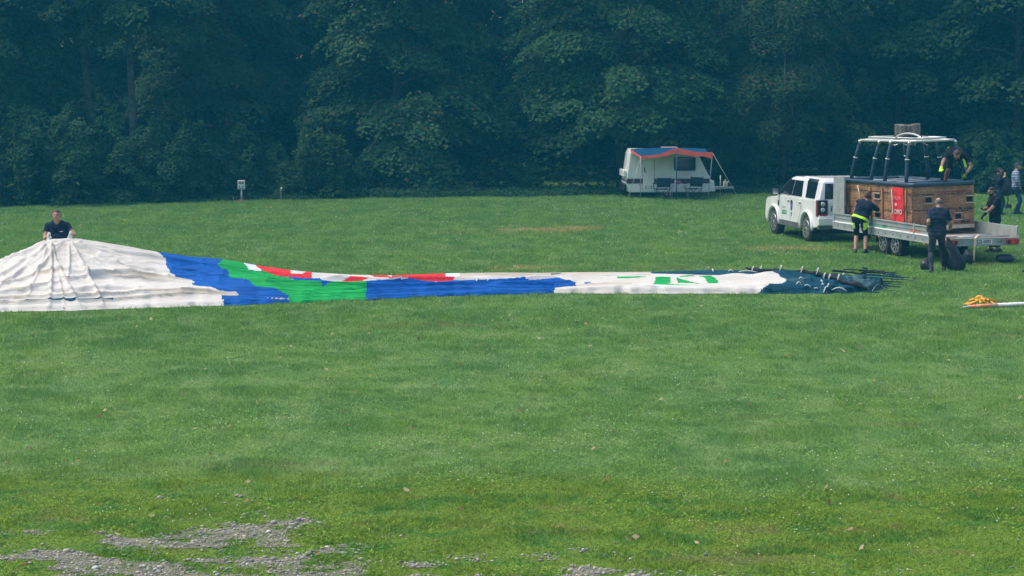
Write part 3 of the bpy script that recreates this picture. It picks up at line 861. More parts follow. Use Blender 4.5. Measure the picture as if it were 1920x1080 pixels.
# ------------------------------------------------------------------ the white off-road car
def car():
    rear = Vector((8.65, 55.8, 0)); front = Vector((8.09, 58.6, 0))
    d = (front - rear).normalized(); a = math.atan2(-d.x, d.y)
    right = Vector((math.cos(a), math.sin(a), 0)); fwd = Vector((-math.sin(a), math.cos(a), 0))
    c = rear + right * .86 + fwd * 1.44
    T = thing('offroad_car', 'white boxy off-road car with dark windows hitched in front of the trailer', 'car', (c.x, c.y, tz(c.x, c.y)), a)
    def arch(cy, r=.455, n=12):
        return [(cy + r * math.cos(t), .40 + r * math.sin(t)) for t in np.linspace(0, PI, n)]
    prof = [(-2.36, .50), (-2.42, .62), (-2.43, .80), (-2.39, .86), (-2.37, 1.27), (1.10, 1.25), (1.25, 1.20), (2.02, 1.13), (2.20, 1.05), (2.27, .85), (2.30, .60), (2.22, .44)]
    prof += [(p, max(q, .44)) for p, q in arch(1.44)] + [(.95, .40), (-.95, .40)] + [(p, max(q, .44)) for p, q in arch(-1.44)]
    # one side skin profile extruded through the car's width
    b = MB(); b.prism(prof, -.93, .93, 'x')
    body = b.build('body', WHITE, T, bevel=.035, seg=2)
    b = MB()
    def ring(z, y0, y1, w):
        return [(-w, y0, z), (w, y0, z), (w, y1, z), (-w, y1, z)]
    lv = [ring(1.26, -2.36, 1.13, .905), ring(1.55, -2.32, .72, .83), ring(1.78, -2.26, .36, .765), ring(1.845, -2.18, .18, .70)]
    vs = [p for r in lv for p in r]
    fs = [(0, 3, 2, 1), (12, 13, 14, 15)]
    for i in range(3):
        for k in range(4):
            fs.append((i * 4 + k, i * 4 + (k + 1) % 4, i * 4 + 4 + (k + 1) % 4, i * 4 + 4 + k))
    b.add(vs, fs); b.build('cabin', WHITE, T, bevel=.03)
    b = MB(); b.add(ring(1.84, -2.19, -.42, .70) + ring(1.885, -2.12, -.62, .66), [(0, 3, 2, 1), (4, 5, 6, 7), (0, 1, 5, 4), (1, 2, 6, 5), (2, 3, 7, 6), (3, 0, 4, 7)])
    b.build('raised_roof', WHITE, T, bevel=.015)
    def sx(z):
        return float(np.interp(z, [1.26, 1.55, 1.78, 1.845], [.905, .83, .765, .70]))
    def side_glass(poly, s, name='side_window', m=GLASS, off=.010):
        b = MB(); n = len(poly)
        P = [(s * (sx(z) + off), y, z) for y, z in poly] + [(s * (sx(z) - .03), y, z) for y, z in poly]
        b.add(P, [tuple(range(n)), tuple(range(2 * n - 1, n - 1, -1))] + [(k, (k + 1) % n, n + (k + 1) % n, n + k) for k in range(n)])
        return b.build(name, m, T)
    for s in (-1, 1):
        side_glass([(1.00, 1.29), (.93, 1.36), (.66, 1.58), (.40, 1.74), (-.02, 1.745), (-.02, 1.56), (-.02, 1.29)], s)
        side_glass([(-.06, 1.29), (-.06, 1.56), (-.06, 1.745), (-.72, 1.745), (-.80, 1.56), (-.90, 1.29)], s)
        side_glass([(-1.22, 1.29), (-1.15, 1.56), (-1.08, 1.76), (-1.04, 1.84), (-1.86, 1.84), (-1.92, 1.76), (-1.96, 1.56), (-1.98, 1.29)], s, 'quarter_window')
        side_glass([(1.13, 1.27), (.98, 1.42), (.70, 1.62), (.36, 1.79), (.33, 1.76), (.64, 1.58), (.92, 1.38), (1.03, 1.27)], s, 'windscreen_pillar', BLACKP, .014)
        x = s * .934
        for nm, y0, y1 in (('front_door', -.04, .93), ('rear_door', -1.02, -.07)):
            lo = .46
            poly = [(y0, lo), (y1, lo), (y1, 1.245), (y0, 1.245)]
            if nm == 'rear_door': poly = [(y0 + .10, .98), (y0 + .16, .80), (y0 + .36, lo + .05), (y0 + .42, lo), (y1, lo), (y1, 1.245), (y0, 1.245), (y0, 1.05)]
            b = MB(); b.prism(poly, x - .006 * s, x + .007 * s, 'x')
            dr = b.build(nm, WHITE, T, bevel=.004, seg=1)
            b = MB(); b.box((x + s * .028, y0 + .17, 1.135), (.03, .18, .035)); b.build('handle', WHITE, dr, bevel=.008)
            b = MB(); b.box((x + s * .0105, y0 + .17, 1.10), (.006, .17, .026)); b.build('handle_recess', GREYP, dr)
        for cy in (1.44, -1.44):      # flared wheel arches
            b = MB()
            pts = [(s * .945, cy + .50 * math.cos(t), .40 + .50 * math.sin(t)) for t in np.linspace(-.05, PI + .05, 14)]
            b.tube(pts, .052, 6); b.build('wheel_arch', WHITE, T)
        b = MB(); b.prism([(-.93, .36), (.93, .36), (.93, .52), (-.93, .52)], s * .90, s * .952, 'x'); b.build('sill', GREYP, T, bevel=.01)
        mr = MB(); mr.box((s * 1.06, 1.03, 1.34), (.22, .13, .20)); mo = mr.build('wing_mirror', BLACKP, T, bevel=.05)
        mr = MB(); mr.box((s * 1.06, .962, 1.34), (.17, .008, .15)); mr.build('mirror_glass', CHROME, mo)
        mr = MB(); mr.bar((s * .90, 1.05, 1.28), (s * 1.0, 1.04, 1.30), .06); mr.build('mirror_arm', BLACKP, mo)
        # rear lamp cluster
        b = MB(); b.prism([(s * .945, -2.40), (s * .945, -2.20), (s * .66, -2.36), (s * .66, -2.415)], .80, 1.27, 'z'); lo = b.build('tail_light', BLACKP, T, bevel=.01)
        for z in (1.16, .995):
            b = MB(); b.lathe([(.01, -2.425), (.055, -2.422), (.072, -2.40), (.072, -2.36)], (s * .80, 0, z), 'y', 14); b.build('lamp', LAMPC, lo)
        b = MB(); b.box((s * .80, -2.412, .845), (.20, .012, .055)); b.build('lamp', REDL, lo)
        b = MB(); b.box((s * .945, -2.30, 1.03), (.008, .05, .44)); b.build('lamp', REDL, lo)
    for s in (-1, 1):
        for cy in (1.44, -1.44):
            wheel(T, (s * .82, cy, .385), .385, .25, s)
    # dark inner wheel wells and floor so no light passes under the arches
    b = MB(); b.box((0, 0, .40), (1.3, 4.3, .22)); b.build('underbody', DARKST, T)
    # windscreen and rear window
    b = MB(); b.quad((-.80, 1.125, 1.30), (.80, 1.125, 1.30), (.73, .40, 1.77), (-.73, .40, 1.77)); b.v = [(x, y + .012, z + .012) for x, y, z in b.v]; b.build('windscreen', GLASS, T)
    b = MB(); b.add([(-.74, -2.372, 1.30), (.74, -2.372, 1.30), (.70, -2.29, 1.74), (-.70, -2.29, 1.74), (-.74, -2.33, 1.30), (.74, -2.33, 1.30), (.70, -2.25, 1.74), (-.70, -2.25, 1.74)], [(0, 1, 2, 3), (7, 6, 5, 4), (0, 4, 5, 1), (1, 5, 6, 2), (2, 6, 7, 3), (3, 7, 4, 0)]); b.build('rear_window', GLASS, T)
    b = MB(); b.prism([(-.63, .88), (.63, .88), (.63, 1.25), (-.63, 1.25)], -2.43, -2.37, 'y'); tg = b.build('tailgate', WHITE, T, bevel=.012)
    b = MB(); b.box((0, -2.437, 1.09), (1.2, .01, .02)); b.build('trim', GREYP, tg)
    b = MB(); b.box((-.32, -2.440, 1.01), (.52, .012, .11)); pl = b.build('number_plate', PLATE, T)
    b = MB(); b.box((-.56, -2.448, 1.01), (.045, .006, .11)); b.build('blue_band', BLUES, pl)
    b = MB(); b.box((0, -2.40, .66), (1.9, .14, .22)); bp = b.build('rear_bumper', WHITE, T, bevel=.03)
    b = MB(); b.box((0, -2.36, .50), (1.86, .16, .13)); b.build('lower_valance', GREYP, T, bevel=.02)
    b = MB(); b.box((0, 2.25, .52), (1.7, .12, .16)); b.build('front_valance', BLACKP, T, bevel=.02)
    b = MB(); b.box((0, 2.26, .93), (1.0, .06, .16)); b.build('grille', BLACKP, T, bevel=.01)
    for s in (-1, 1):
        b = MB(); b.box((s * .74, 2.19, .95), (.34, .16, .20)); b.build('headlight', LAMPC, T, bevel=.03)
    b = MB(); b.box((-.936, 1.06, 1.0), (.012, .09, .15)); b.build('side_vent', BLACKP, T)
    # markings on the left side
    b = MB(); b.box((-.943, .49, .755), (.004, .42, .115)); gs = b.build('green_sign', GREENS, T)
    text('lettering', 'LETY BALONEM', .06, WHITES, gs, (-.946, .49, .755), (PI / 2, 0, -PI / 2))
    text('lettering', 'balony', .13, GREYPRINT, T, (-.943, .52, .91), (PI / 2, 0, -PI / 2))
    # balloon emblem: an envelope outline striped in blue
    h0, hh = .64, .50
    pr = [(0, .0), (.02, .01), (.05, .14), (.09, .30), (.108, .38), (.10, .45), (.07, .485), (.03, .5), (0, .5)]
    em = link('balloon_emblem', None, T, loc=(-.9425, -.14, h0 + .02))
    def band(z0, z1, m, nm):
        b = MB(); n = 5
        for i in range(n):
            za, zb = z0 + (z1 - z0) * i / n, z0 + (z1 - z0) * (i + 1) / n
            wa, wb2 = (np.interp(z, [q[1] for q in pr], [q[0] for q in pr]) for z in (za, zb))
            b.add([(0, -wa, za), (0, wa, za), (0, wb2, zb), (0, -wb2, zb)], [(0, 1, 2, 3)])
        b.v = [(0.0, y, z) for _, y, z in b.v]
        b.build(nm, m, em)
    dk = mat('deep blue print', (.012, .03, .09), .5); vi = mat('violet blue print', (.10, .11, .36), .5)
    band(0, .13, dk, 'stripe'); band(.13, .18, PLATE, 'stripe'); band(.18, .27, dk, 'stripe'); band(.27, .40, vi, 'stripe'); band(.40, .50, dk, 'stripe')
    b = MB(); b.tube([(0, -2.45, .47), (0, -2.62, .45)], .03, 8); b.tube([(0, -2.60, .45), (0, -2.60, .52)], .025, 8); b.build('tow_ball', DARKST, T)
    return T
car()

# ------------------------------------------------------------------ the flatbed trailer
TA = R(16.5)
T_R = Vector((math.cos(TA), math.sin(TA), 0)); T_F = Vector((-math.sin(TA), math.cos(TA), 0))
T_C = Vector((8.93, 53.2, 0)) + T_R * 1.04 - T_F * 3.05
def TW(x, y, z=0.0):
    """trailer coordinates to world"""
    p = T_C + T_R * x + T_F * y
    return Vector((p.x, p.y, z))

def trailer():
    T = thing('flatbed_trailer', 'grey twin-axle flatbed trailer with low side boards carrying the basket', 'trailer', (T_C.x, T_C.y, 0), TA)
    b = MB(); b.box((0, 0, .585), (2.03, 6.04, .05)); b.build('bed', PLY, T)
    b = MB()
    for x in (-.55, .55): b.box((x, 0, .48), (.09, 6.0, .15))
    for y in (-2.6, -1.3, .9, 2.3): b.box((0, y, .485), (1.9, .07, .12))
    b.build('chassis', DARKST, T)
    for s in (-1, 1):
        x = s * 1.04
        b = MB(); b.box((x, 0, .80), (.028, 6.08, .24)); 
        b.box((x + s * .012, 0, .905), (.046, 6.10, .035)); b.box((x + s * .010, 0, .795), (.036, 6.09, .012))
        b.box((x, 0, .655), (.030, 6.08, .05))
        w = b.build('side_board', TRAILP, T, bevel=.004, seg=1)
        b = MB(); b.box((x + s * .018, 0, .684), (.030, 6.09, .036)); b.build('white_strip', mat('bright white strip', (.82, .83, .82), .5), w)
        b = MB(); b.box((x + s * .004, 0, .555), (.05, 6.10, .15)); b.box((x + s * .016, 0, .498), (.05, 6.10, .03)); b.box((x + s * .014, 0, .63), (.04, 6.10, .02)); b.build('side_rail', TRAILP, T, bevel=.004, seg=1)
        for k in range(14):
            b = MB(); y = 2.7 - k * .40; b.lathe([(.017, 0), (.017, .012), (.006, .016)] if s > 0 else [(.006, -.016), (.017, -.012), (.017, 0)], (x + s * .029, y, .575), 'x', 8)
            b.build('bolt', DARKST, T)
        b = MB()
        for y in (2.98, .6, -1.6, -2.98): b.box((x + s * .022, y, .73), (.03, .07, .42))
        b.build('stanchion', GALV, T, bevel=.004, seg=1)
        # wheels, guards
        for y in (.20, -.48):
            wheel(T, (s * .90, y, .30), .30, .19, s, 7)
        b = MB(); b.box((s * .90, .58, .40), (.20, .02, .20)); b.build('mudguard', BLACKP, T); b = MB(); b.box((s * .90, -.86, .40), (.20, .02, .24)); b.build('mudguard', BLACKP, T)
        for y in (.30, -2.15):
            b = MB(); b.ball((s * 1.06, y, .455), (.022, .045, .035), 10, 6); b.build('marker_lamp', ORANGEL, T)
    # front wall with tall side wings
    b = MB(); b.box((0, 3.06, 1.27), (2.10, .03, 1.26)); b.build('headboard', GALV, T)
    for s in (-1, 1):
        b = MB(); b.box((s * 1.045, 2.72, 1.42), (.03, .68, .98)); b.box((s * 1.05, 2.39, 1.42), (.045, .04, .98)); b.build('headboard_wing', GALV, T)
    b = MB(); b.bar((-.7, 3.0, .48), (0, 4.25, .48), .08); b.bar((.7, 3.0, .48), (0, 4.25, .48), .08); b.bar((0, 4.15, .48), (0, 4.62, .48), .07)
    b.tube([(.12, 3.9, .30), (.12, 3.9, .95)], .025, 8); b.build('drawbar', DARKST, T)
    jw = MB(); jw.lathe([(.09, -.03), (.10, 0), (.09, .03)], (.12, 3.9, .22), 'x', 12); jw.build('jockey_wheel', RUBBER, T)
    # rear beam with lamps and plate
    b = MB(); b.box((0, -3.07, .555), (2.10, .05, .165)); b.box((0, -3.08, .645), (2.12, .07, .02)); b.box((0, -3.085, .473), (2.10, .06, .015)); rb = b.build('rear_beam', GALV, T, bevel=.004, seg=1)
    for x in (-.75, .50):
        b = MB(); b.bar((x - .06, -3.105, .56), (x + .06, -3.105, .545), .012); b.bar((x + .06, -3.105, .545), (x + .06, -3.105, .60), .012); b.build('hook', DARKST, rb)
    b = MB(); b.box((.03, -3.104, .565), (.54, .012, .125)); pl = b.build('number_plate', PLATE, T)
    b = MB(); b.box((-.215, -3.1125, .565), (.045, .004, .118)); b.build('blue_band', BLUES, pl)
    text('lettering', '5Z6 0093', .125, INK, pl, (.055, -3.113, .56), (PI / 2, 0, 0), squeeze=.82, bold=.002)
    for s in (-1, 1):
        b = MB(); b.box((s * .86, -3.125, .555), (.34, .06, .125)); lm = b.build('tail_light', REDL if s > 0 else REDL, T, bevel=.012)
        b = MB(); b.add([(s * .86 - .07, -3.158, .51), (s * .86 + .07, -3.158, .51), (s * .86, -3.158, .61)], [(0, 1, 2)]); b.build('reflector', mat('bright reflector', (.75, .05, .04), .3), lm)
        b = MB(); b.box((s * .735, -3.158, .555), (.08, .008, .11)); b.build('lamp', mat('dark lamp', (.10, .012, .03), .3), lm)
    # prints on the left board
    b = MB(); b.box((-1.0565, .42, .747), (.003, 1.0, .078)); gs = b.build('green_sign', GREENS, T)
    text('lettering', 'LETY BALONEM', .085, mat('pale print', (.45, .52, .50), .5), gs, (-1.0585, .42, .747), (PI / 2, 0, -PI / 2))
    text('lettering', '603 227 040', .095, ORANGEP, T, (-1.0575, -1.63, .745), (PI / 2, 0, -PI / 2), bold=.006)
    # floor edge board at the tail
    b = MB(); b.box((0, -3.03, .662), (2.02, .05, .014)); b.build('edge_board', PLY, T)
    return T
trailer()

def loose_on_trailer():
    for x0, x1, y, z, r, lab in ((-.55, .93, -2.88, .70, .032, 'long grey pipe lying across the trailer tail, nearest the plate'), (-.75, .62, -2.62, .70, .032, 'shorter grey pipe across the trailer tail, behind the longest one'), (-.1, .55, -2.36, .69, .03, 'short grey pipe end showing under the basket corner')):
        b = MB(); p, q = TW(x0, y, z - .066 + r), TW(x1, y + .05, z - .066 + r)
        c = (p + q) / 2
        b.tube([p - c, q - c], r, 10); b.tube([p - c, p - c + (q - p).normalized() * .02], r * 1.06, 10)
        o = b.build('steel_pipe', GALV); o.location = c
        tag(o, lab, 'pipe', 'grey pipes on the trailer tail')
    # yellow strap over the beam
    b = MB(); pts = [TW(.10, -2.70, .71), TW(-.02, -2.98, .735), TW(-.20, -3.13, .66), TW(-.23, -3.17, .45), TW(-.26, -3.19, .10)]
    c = TW(-.2, -3.1, 0)
    W = T_R * .028
    vs = []
    for p in pts: vs += [p - c - W, p - c + W]
    for p in pts: vs += [p - c - W + Vector((0, .0, 0)) - T_F * -.008, p - c + W - T_F * -.008]
    n = len(pts)
    fs = [(2 * i, 2 * i + 1, 2 * i + 3, 2 * i + 2) for i in range(n - 1)] + [(2 * n + 2 * i + 1, 2 * n + 2 * i, 2 * n + 2 * i + 2, 2 * n + 2 * i + 3) for i in range(n - 1)]
    b.add(vs, fs)
    o = b.build('ratchet_strap', mat('cream webbing', (.62, .50, .30), .8)); o.location = c
    tag(o, 'cream webbing strap hanging over the trailer tail beside the plate', 'strap')
loose_on_trailer()

# ------------------------------------------------------------------ balloon basket with burner frame
def wicker_mat():
    m = bpy.data.materials.new('wicker'); t = nt(m); n = t.nodes; L = t.links
    b = n['Principled BSDF']; b.inputs['Roughness'].default_value = .6; b.inputs['Specular IOR Level'].default_value = .25
    at = n.new('ShaderNodeAttribute'); at.attribute_name = 'rnd'
    tc = n.new('ShaderNodeTexCoord'); no = n.new('ShaderNodeTexNoise'); no.inputs['Scale'].default_value = 3.5; no.inputs['Detail'].default_value = 6
    L.new(tc.outputs['Object'], no.inputs['Vector'])
    ad = n.new('ShaderNodeMath'); ad.operation = 'MULTIPLY_ADD'; L.new(at.outputs['Fac'], ad.inputs[0]); ad.inputs[1].default_value = .5; 
    sb = n.new('ShaderNodeMath'); sb.operation = 'SUBTRACT'; L.new(no.outputs['Fac'], sb.inputs[0]); sb.inputs[1].default_value = .22
    L.new(sb.outputs[0], ad.inputs[2])
    cr = n.new('ShaderNodeValToRGB'); E = cr.color_ramp.elements
    E[0].color = (.12, .065, .036, 1); E[0].position = .2; E[1].color = (.56, .33, .175, 1); E[1].position = .85
    e = E.new(.5); e.color = (.33, .175, .088, 1)
    L.new(ad.outputs[0], cr.inputs['Fac']); L.new(cr.outputs['Color'], b.inputs['Base Color'])
    return m
WICKER = wicker_mat()
B_L, B_W, B_H = 3.97, 1.78, 1.12
B_C = TW(.03, .86)
B_Z = .72
RIMC = mat('dark blue rim padding', (.020, .045, .075), .45, var=.3, scale=3)
POLEC = mat('slate blue pole sleeve', (.026, .056, .088), .7, spec=.15, var=.25, scale=6)
B_EUL = Euler((-.014, -.022, TA))
B_M = Matrix.Translation((B_C.x, B_C.y, B_Z)) @ B_EUL.to_matrix().to_4x4()
def BW(x, y, z): return B_M @ Vector((x, y, z))

def basket():
    T = thing('balloon_basket', 'long brown wicker balloon basket with burner frame standing on the trailer', 'basket', (B_C.x, B_C.y, B_Z), 0)
    T.rotation_euler = B_EUL
    def wall(name, p, q, h, seed, holes=(), z0=.09):
        """woven wall from p to q (xy), outside is to the right of p->q seen from above"""
        g = np.random.default_rng(seed)
        p = np.array(p, float); q = np.array(q, float); Lw = np.linalg.norm(q - p); d = (q - p) / Lw; nrm = np.array([d[1], -d[0]])
        cw, ch = .066, .036
        na = int(Lw / .0175); nb = int((h - z0) / .0106)
        A, Bz = np.meshgrid(np.linspace(0, Lw, na + 1), np.linspace(z0, h, nb + 1))
        row = np.floor(Bz / ch)
        rowj = _perm[(row.astype(int) * 7 + seed) % 256, 3]
        w = np.cos(2 * PI * A / cw + PI * row + rowj * .5)
        rnd_h = np.abs(np.sin(PI * (Bz / ch - row)))
        D = .011 * w * rnd_h ** .6 + .006 * rnd_h + .012 * (fbm(A * .9 + seed, Bz * 1.3, 3) - .5) * 2
        X = p[0] + d[0] * A + nrm[0] * D; Y = p[1] + d[1] * A + nrm[1] * D
        v = np.stack([X, Y, Bz], -1).reshape(-1, 3)
        i = np.arange(nb * (na + 1)).reshape(nb, na + 1)[:, :-1].ravel()
        f = np.stack([i, i + 1, i + na + 2, i + na + 1], 1)
        tone = np.clip(.5 + .28 * w + .25 * (_perm[(row.astype(int) * 13 + seed) % 256, (np.floor(A / cw * 2)).astype(int) % 256] - .5) - .5 * (rnd_h < .35), 0, 1)
        me = mesh_np(name, v, f, {'rnd': tone.ravel()}, smooth=True)
        o = link(name, me, T, WICKER)
        b = MB(); o2 = nrm * -.035   # inner lining
        b.add([(p[0] + o2[0], p[1] + o2[1], z0), (q[0] + o2[0], q[1] + o2[1], z0), (q[0] + o2[0], q[1] + o2[1], h), (p[0] + o2[0], p[1] + o2[1], h)], [(0, 1, 2, 3)])
        b.build('lining', mat('brown lining', (.10, .07, .045), .8), o)
        def P(a, z, out): 
            r = p + d * a + nrm * out
            return Vector((r[0], r[1], z))
        return o, P, Lw
    hl, hw = B_L / 2, B_W / 2
    left, PL, LL = wall('wicker_wall', (-hw, hl), (-hw, -hl), B_H, 5)
    near, PN, LN = wall('wicker_wall', (-hw, -hl), (hw, -hl), B_H, 9)
    right, PR, LR = wall('wicker_wall', (hw, -hl), (hw, hl), B_H, 14)
    far, PF, LF = wall('wicker_wall', (hw, hl), (-hw, hl), B_H, 19)
    b = MB(); b.box((0, 0, .045), (B_W - .06, B_L - .06, .06)); b.build('floor', PLY, T)
    cream = mat('cream board', (.50, .44, .34), .7, var=.2)
    b = MB(); b.box((0, -hl - .004, .045), (B_W + .02, .05, .10)); b.box((0, hl + .004, .045), (B_W + .02, .05, .10)); b.build('skid', cream, T, bevel=.008)
    b = MB(); 
    for y in (-1.6, 0, 1.6): b.box((0, y, -.03), (B_W - .1, .10, .05))
    b.build('runner', DARKST, T)
    # rim
    rr = .062
    def rounded(z, r=.10, n=5):
        pts = []
        for cx, cy, a0 in ((hw - r, hl - r, 0), (-hw + r, hl - r, PI / 2), (-hw + r, -hl + r, PI), (hw - r, -hl + r, 1.5 * PI)):
            for k in range(n): 
                a = a0 + PI / 2 * k / (n - 1); pts.append((cx + r * math.cos(a), cy + r * math.sin(a), z))
        return pts
    b = MB(); b.tube(rounded(B_H + .035), rr, 10, closed=True); b.build('rim', RIMC, T)
    # inner partitions, padded along the top
    for k, (p, q) in enumerate((((-hw, -.62), (hw, -.62)), ((-hw, .62), (hw, .62)), ((0, -hl), (0, -.62)), ((0, .62), (0, hl)))):
        b = MB(); b.bar((p[0], p[1], .6), (q[0], q[1], .6), .05, 1.0); pa = b.build('partition', WICKER, T)
        b = MB(); b.tube([(p[0], p[1], B_H + .01), (q[0], q[1], B_H + .01)], .05, 8); b.build('partition_pad', RIMC, pa)
    b = MB()
    for y in (-.55, .2, .9): b.tube([(-hw + .1, y, B_H + .05), (hw - .1, y + .25, B_H + .05)], .018, 6)
    b.build('inner_tube', WHITES, T)
    # hide strips on the left wall
    leather = mat('tan hide strip', (.40, .17, .055), .6, var=.25, scale=6)
    def a_of_px(px):
        # distance along the left wall for a column of the photograph
        lo, hi = 0, LL
        for _ in range(30):
            mid = (lo + hi) / 2; w = B_M @ PL(mid, .6, 0)
            c = 960 + FPX * w.x / (w.y * _c - (w.z - CAM_H) * _s)
            if c < px: lo = mid
            else: hi = mid
        return lo
    for px in (1592, 1633, 1655.5, 1676, 1700):
        a = a_of_px(px); b = MB()
        b.bar(PL(a, .10, .028), PL(a, 1.03, .028), .075, .02, up=(1, 0, 0)); b.build('hide_strip', leather, T)
    rope = mat('pale rope', (.46, .36, .25), .8)
    for p0, p1 in (((1581.5, 1.06), (1594, .30)), ((1612, 1.05), (1619, .62))):
        b = MB(); b.tube([PL(a_of_px(p0[0]), p0[1], .06), PL(a_of_px(p1[0]), p1[1], .07)], .018, 6); b.build('tie_rope', rope, T)
    b = MB(); b.tube([PL(a_of_px(1710), .95, .05), PL(a_of_px(1698), .45, .05), PL(a_of_px(1700), .2, .05)], .008, 5); b.build('tie_rope', BLACKP, T)
    # dark lacing lines, made of separate stitches
    lace = mat('dark lacing', (.018, .02, .026), .7)
    g = np.random.default_rng(3)
    for P, Lw, zs in ((PL, LL, (.92, .46, .06)), (PN, LN, (.90, .50, .15))):
        for z in zs:
            b = MB(); a = .05
            while a < Lw - .1:
                l = g.uniform(.05, .16); b.bar(P(a, z + g.uniform(-.012, .012), .024), P(min(a + l, Lw - .03), z + g.uniform(-.012, .012), .024), .02, .016); a += l + g.uniform(.02, .09)
            tag(b.build('lacing', lace, T), kind='stuff')
    b = MB(); a = .72
    while a < LN - .06:
        b.bar(PN(a, .955, .024), PN(a + .07, .955 + g.uniform(-.006, .006), .024), .016, .014); a += .10
    tag(b.build('red_lacing', mat('red lacing', (.30, .03, .04), .7), T), kind='stuff')
    # cross lacing at the corner
    # step holes with cream frames
    hole = mat('hole', (.004, .006, .008), .9)
    def step(P, a, z, w=.20, h=.10, out=.022):
        b = MB(); b.bar(P(a, z - h / 2, out), P(a, z + h / 2, out), w * .8, .012, up=tuple(P(0, 0, 1) - P(0, 0, 0))); so = b.build('step_hole', hole, T)
        b = MB()
        for s in (-1, 1):
            b.bar(P(a - w * .62, z + s * (h / 2 + .028), out), P(a + w * .62, z + s * (h / 2 + .028), out), .05, .022)
        b.build('frame', cream, so, bevel=.004)
    for px, z in ((1646, .80), (1646, .30)): step(PL, a_of_px(px), z, .30, .10)
    s_n = LN
    for px, z in ((1740.6, .76), (1817, .74), (1796, .31), (1768, .34)):
        lo, hi = 0, LN
        for _ in range(30):
            mid = (lo + hi) / 2; w = B_M @ PN(mid, .6, 0); c = 960 + FPX * w.x / (w.y * _c - (w.z - CAM_H) * _s)
            lo, hi = (mid, hi) if c < px else (lo, mid)
        step(PN, lo, z, .19, .12)
    # tether loops low on the near wall
    for a in (1.35, .75):
        b = MB(); b.tube([PN(a, .55, .03), PN(a + .08, .44, .06), PN(a + .2, .45, .06), PN(a + .3, .53, .03)], .014, 6); b.build('tether_loop', lace, T)
    for a in (1.40,):
        b = MB(); b.tube([PN(a, .20, .03), PN(a + .1, .16, .06), PN(a + .28, .19, .03)], .014, 6); b.build('tether_loop', lace, T)
    # red banner over the hide strips
    a0, a1 = a_of_px(1675.5), a_of_px(1697.5)
    na, nb = 14, 20; v = []
    for j in range(nb + 1):
        for i in range(na + 1):
            u, w = i / na, j / nb
            v.append(tuple(PL(a0 + (a1 - a0) * u + .02 * w * math.sin(3 * u), 1.07 - .88 * w, .052 + .012 * math.sin(u * 9 + w * 2) + .006 * math.sin(w * 14))))
    b = MB(); b.add(v, [(j * (na + 1) + i, j * (na + 1) + i + 1, (j + 1) * (na + 1) + i + 1, (j + 1) * (na + 1) + i) for j in range(nb) for i in range(na)], True)
    ban = b.build('banner', REDB, T); 
    mid = (a0 + a1) / 2
    text('lettering', 'KOMO', .18, mat('faded white print', (.55, .42, .40), .7), ban, PL(mid, .44, .075), (PI / 2, 0, -PI / 2), bold=.004, squeeze=1.0)
    text('lettering', 'BALON', .13, mat('pale red print', (.62, .16, .15), .7), ban, PL(mid, .80, .075), (PI / 2, 0, -PI / 2), bold=.003)
    text('lettering', 'tv', .13, PLATE, ban, PL(mid - .06, .64, .075), (PI / 2, 0, -PI / 2), bold=.003)
    b = MB(); b.tube([PL(a0 + .06, 1.02, .09), PL(a0 + .16, .45, .10), PL(a0 + .20, .12, .08)], .016, 6); b.build('tie_rope', rope, T)
    # burner frame: padded poles and a pale tube frame
    zt = 2.26
    ss = [.45, 1.62, 2.42, 3.62]; st = [.62, 1.75, 2.40, 3.42]
    tops = {}
    for s in (-1, 1):
        for k in range(4):
            p = Vector((s * hw * .97, hl - ss[k], B_H)); q = Vector((s * (hw - .22), hl - st[k], zt - .06))
            m1 = p.lerp(q, .5) + Vector((-s * .0, 0, 0))
            b = MB(); b.tube([p, p.lerp(q, .3) + Vector((s * .02, 0, 0)), p.lerp(q, .62) + Vector((s * .025, 0, 0)), p.lerp(q, .94)], [.052, .050, .048, .045], 9); po = b.build('pole_sleeve', POLEC, T)
            r0 = p.lerp(q, .62) + Vector((s * .025, 0, 0)); dv = (q - p).normalized()
            b = MB(); b.tube([r0 - dv * .012, r0 + dv * .012], .061, 9); b.build('strap_ring', WHITES, po)
            b = MB(); b.tube([p.lerp(q, .94), q, q + Vector((-s * .03, 0, .05))], [.03, .028, .024], 8); b.ball(q + Vector((0, 0, .02)), .05, 8, 5); b.build('pole_joint', CHROME, po)
            tops[(s, k)] = q + Vector((-s * .03, 0, .06))
    white_t = mat('pale frame tube', (.58, .60, .57), .35, metal=.3)
    b = MB()
    for s in (-1, 1):
        b.tube([tops[(s, k)] for k in range(4)], .032, 8)
        b.tube([tops[(s, 0)] + Vector((-s * .22, -.05, .07)), tops[(s, 3)] + Vector((-s * .22, .05, .07))], .026, 8)
    for k in range(4): b.tube([tops[(-1, k)], tops[(1, k)]], .030, 8)
    b.tube([tops[(-1, 0)] + Vector((.22, -.05, .07)), tops[(1, 0)] + Vector((-.22, -.05, .07))], .026, 8)
    b.tube([tops[(-1, 3)] + Vector((.22, .05, .07)), tops[(1, 3)] + Vector((-.22, .05, .07))], .026, 8)
    # arched guard beside the burners
    for s in (-1,):
        y0 = hl - 2.45
        pts = [Vector((-.35 + .0 * t, y0 + .75 - 1.5 * t, zt + .05 + .15 * math.sin(PI * min(1, max(0, t))) ** .6)) for t in np.linspace(0, 1, 12)]
        b.tube([(x * 1.0 - .15, y - .62, z) for x, y, z in pts], .024, 7)
    b.build('frame_tube', white_t, T)
    # burner block and cans
    yc = hl - 2.08
    b = MB(); b.box((0, yc, zt + .06), (.52, .62, .14)); bk = b.build('burner_block', BLACKP, T, bevel=.02)
    canm = mat('burner coil', (.235, .215, .18), .6, metal=.3, var=.35, scale=20)
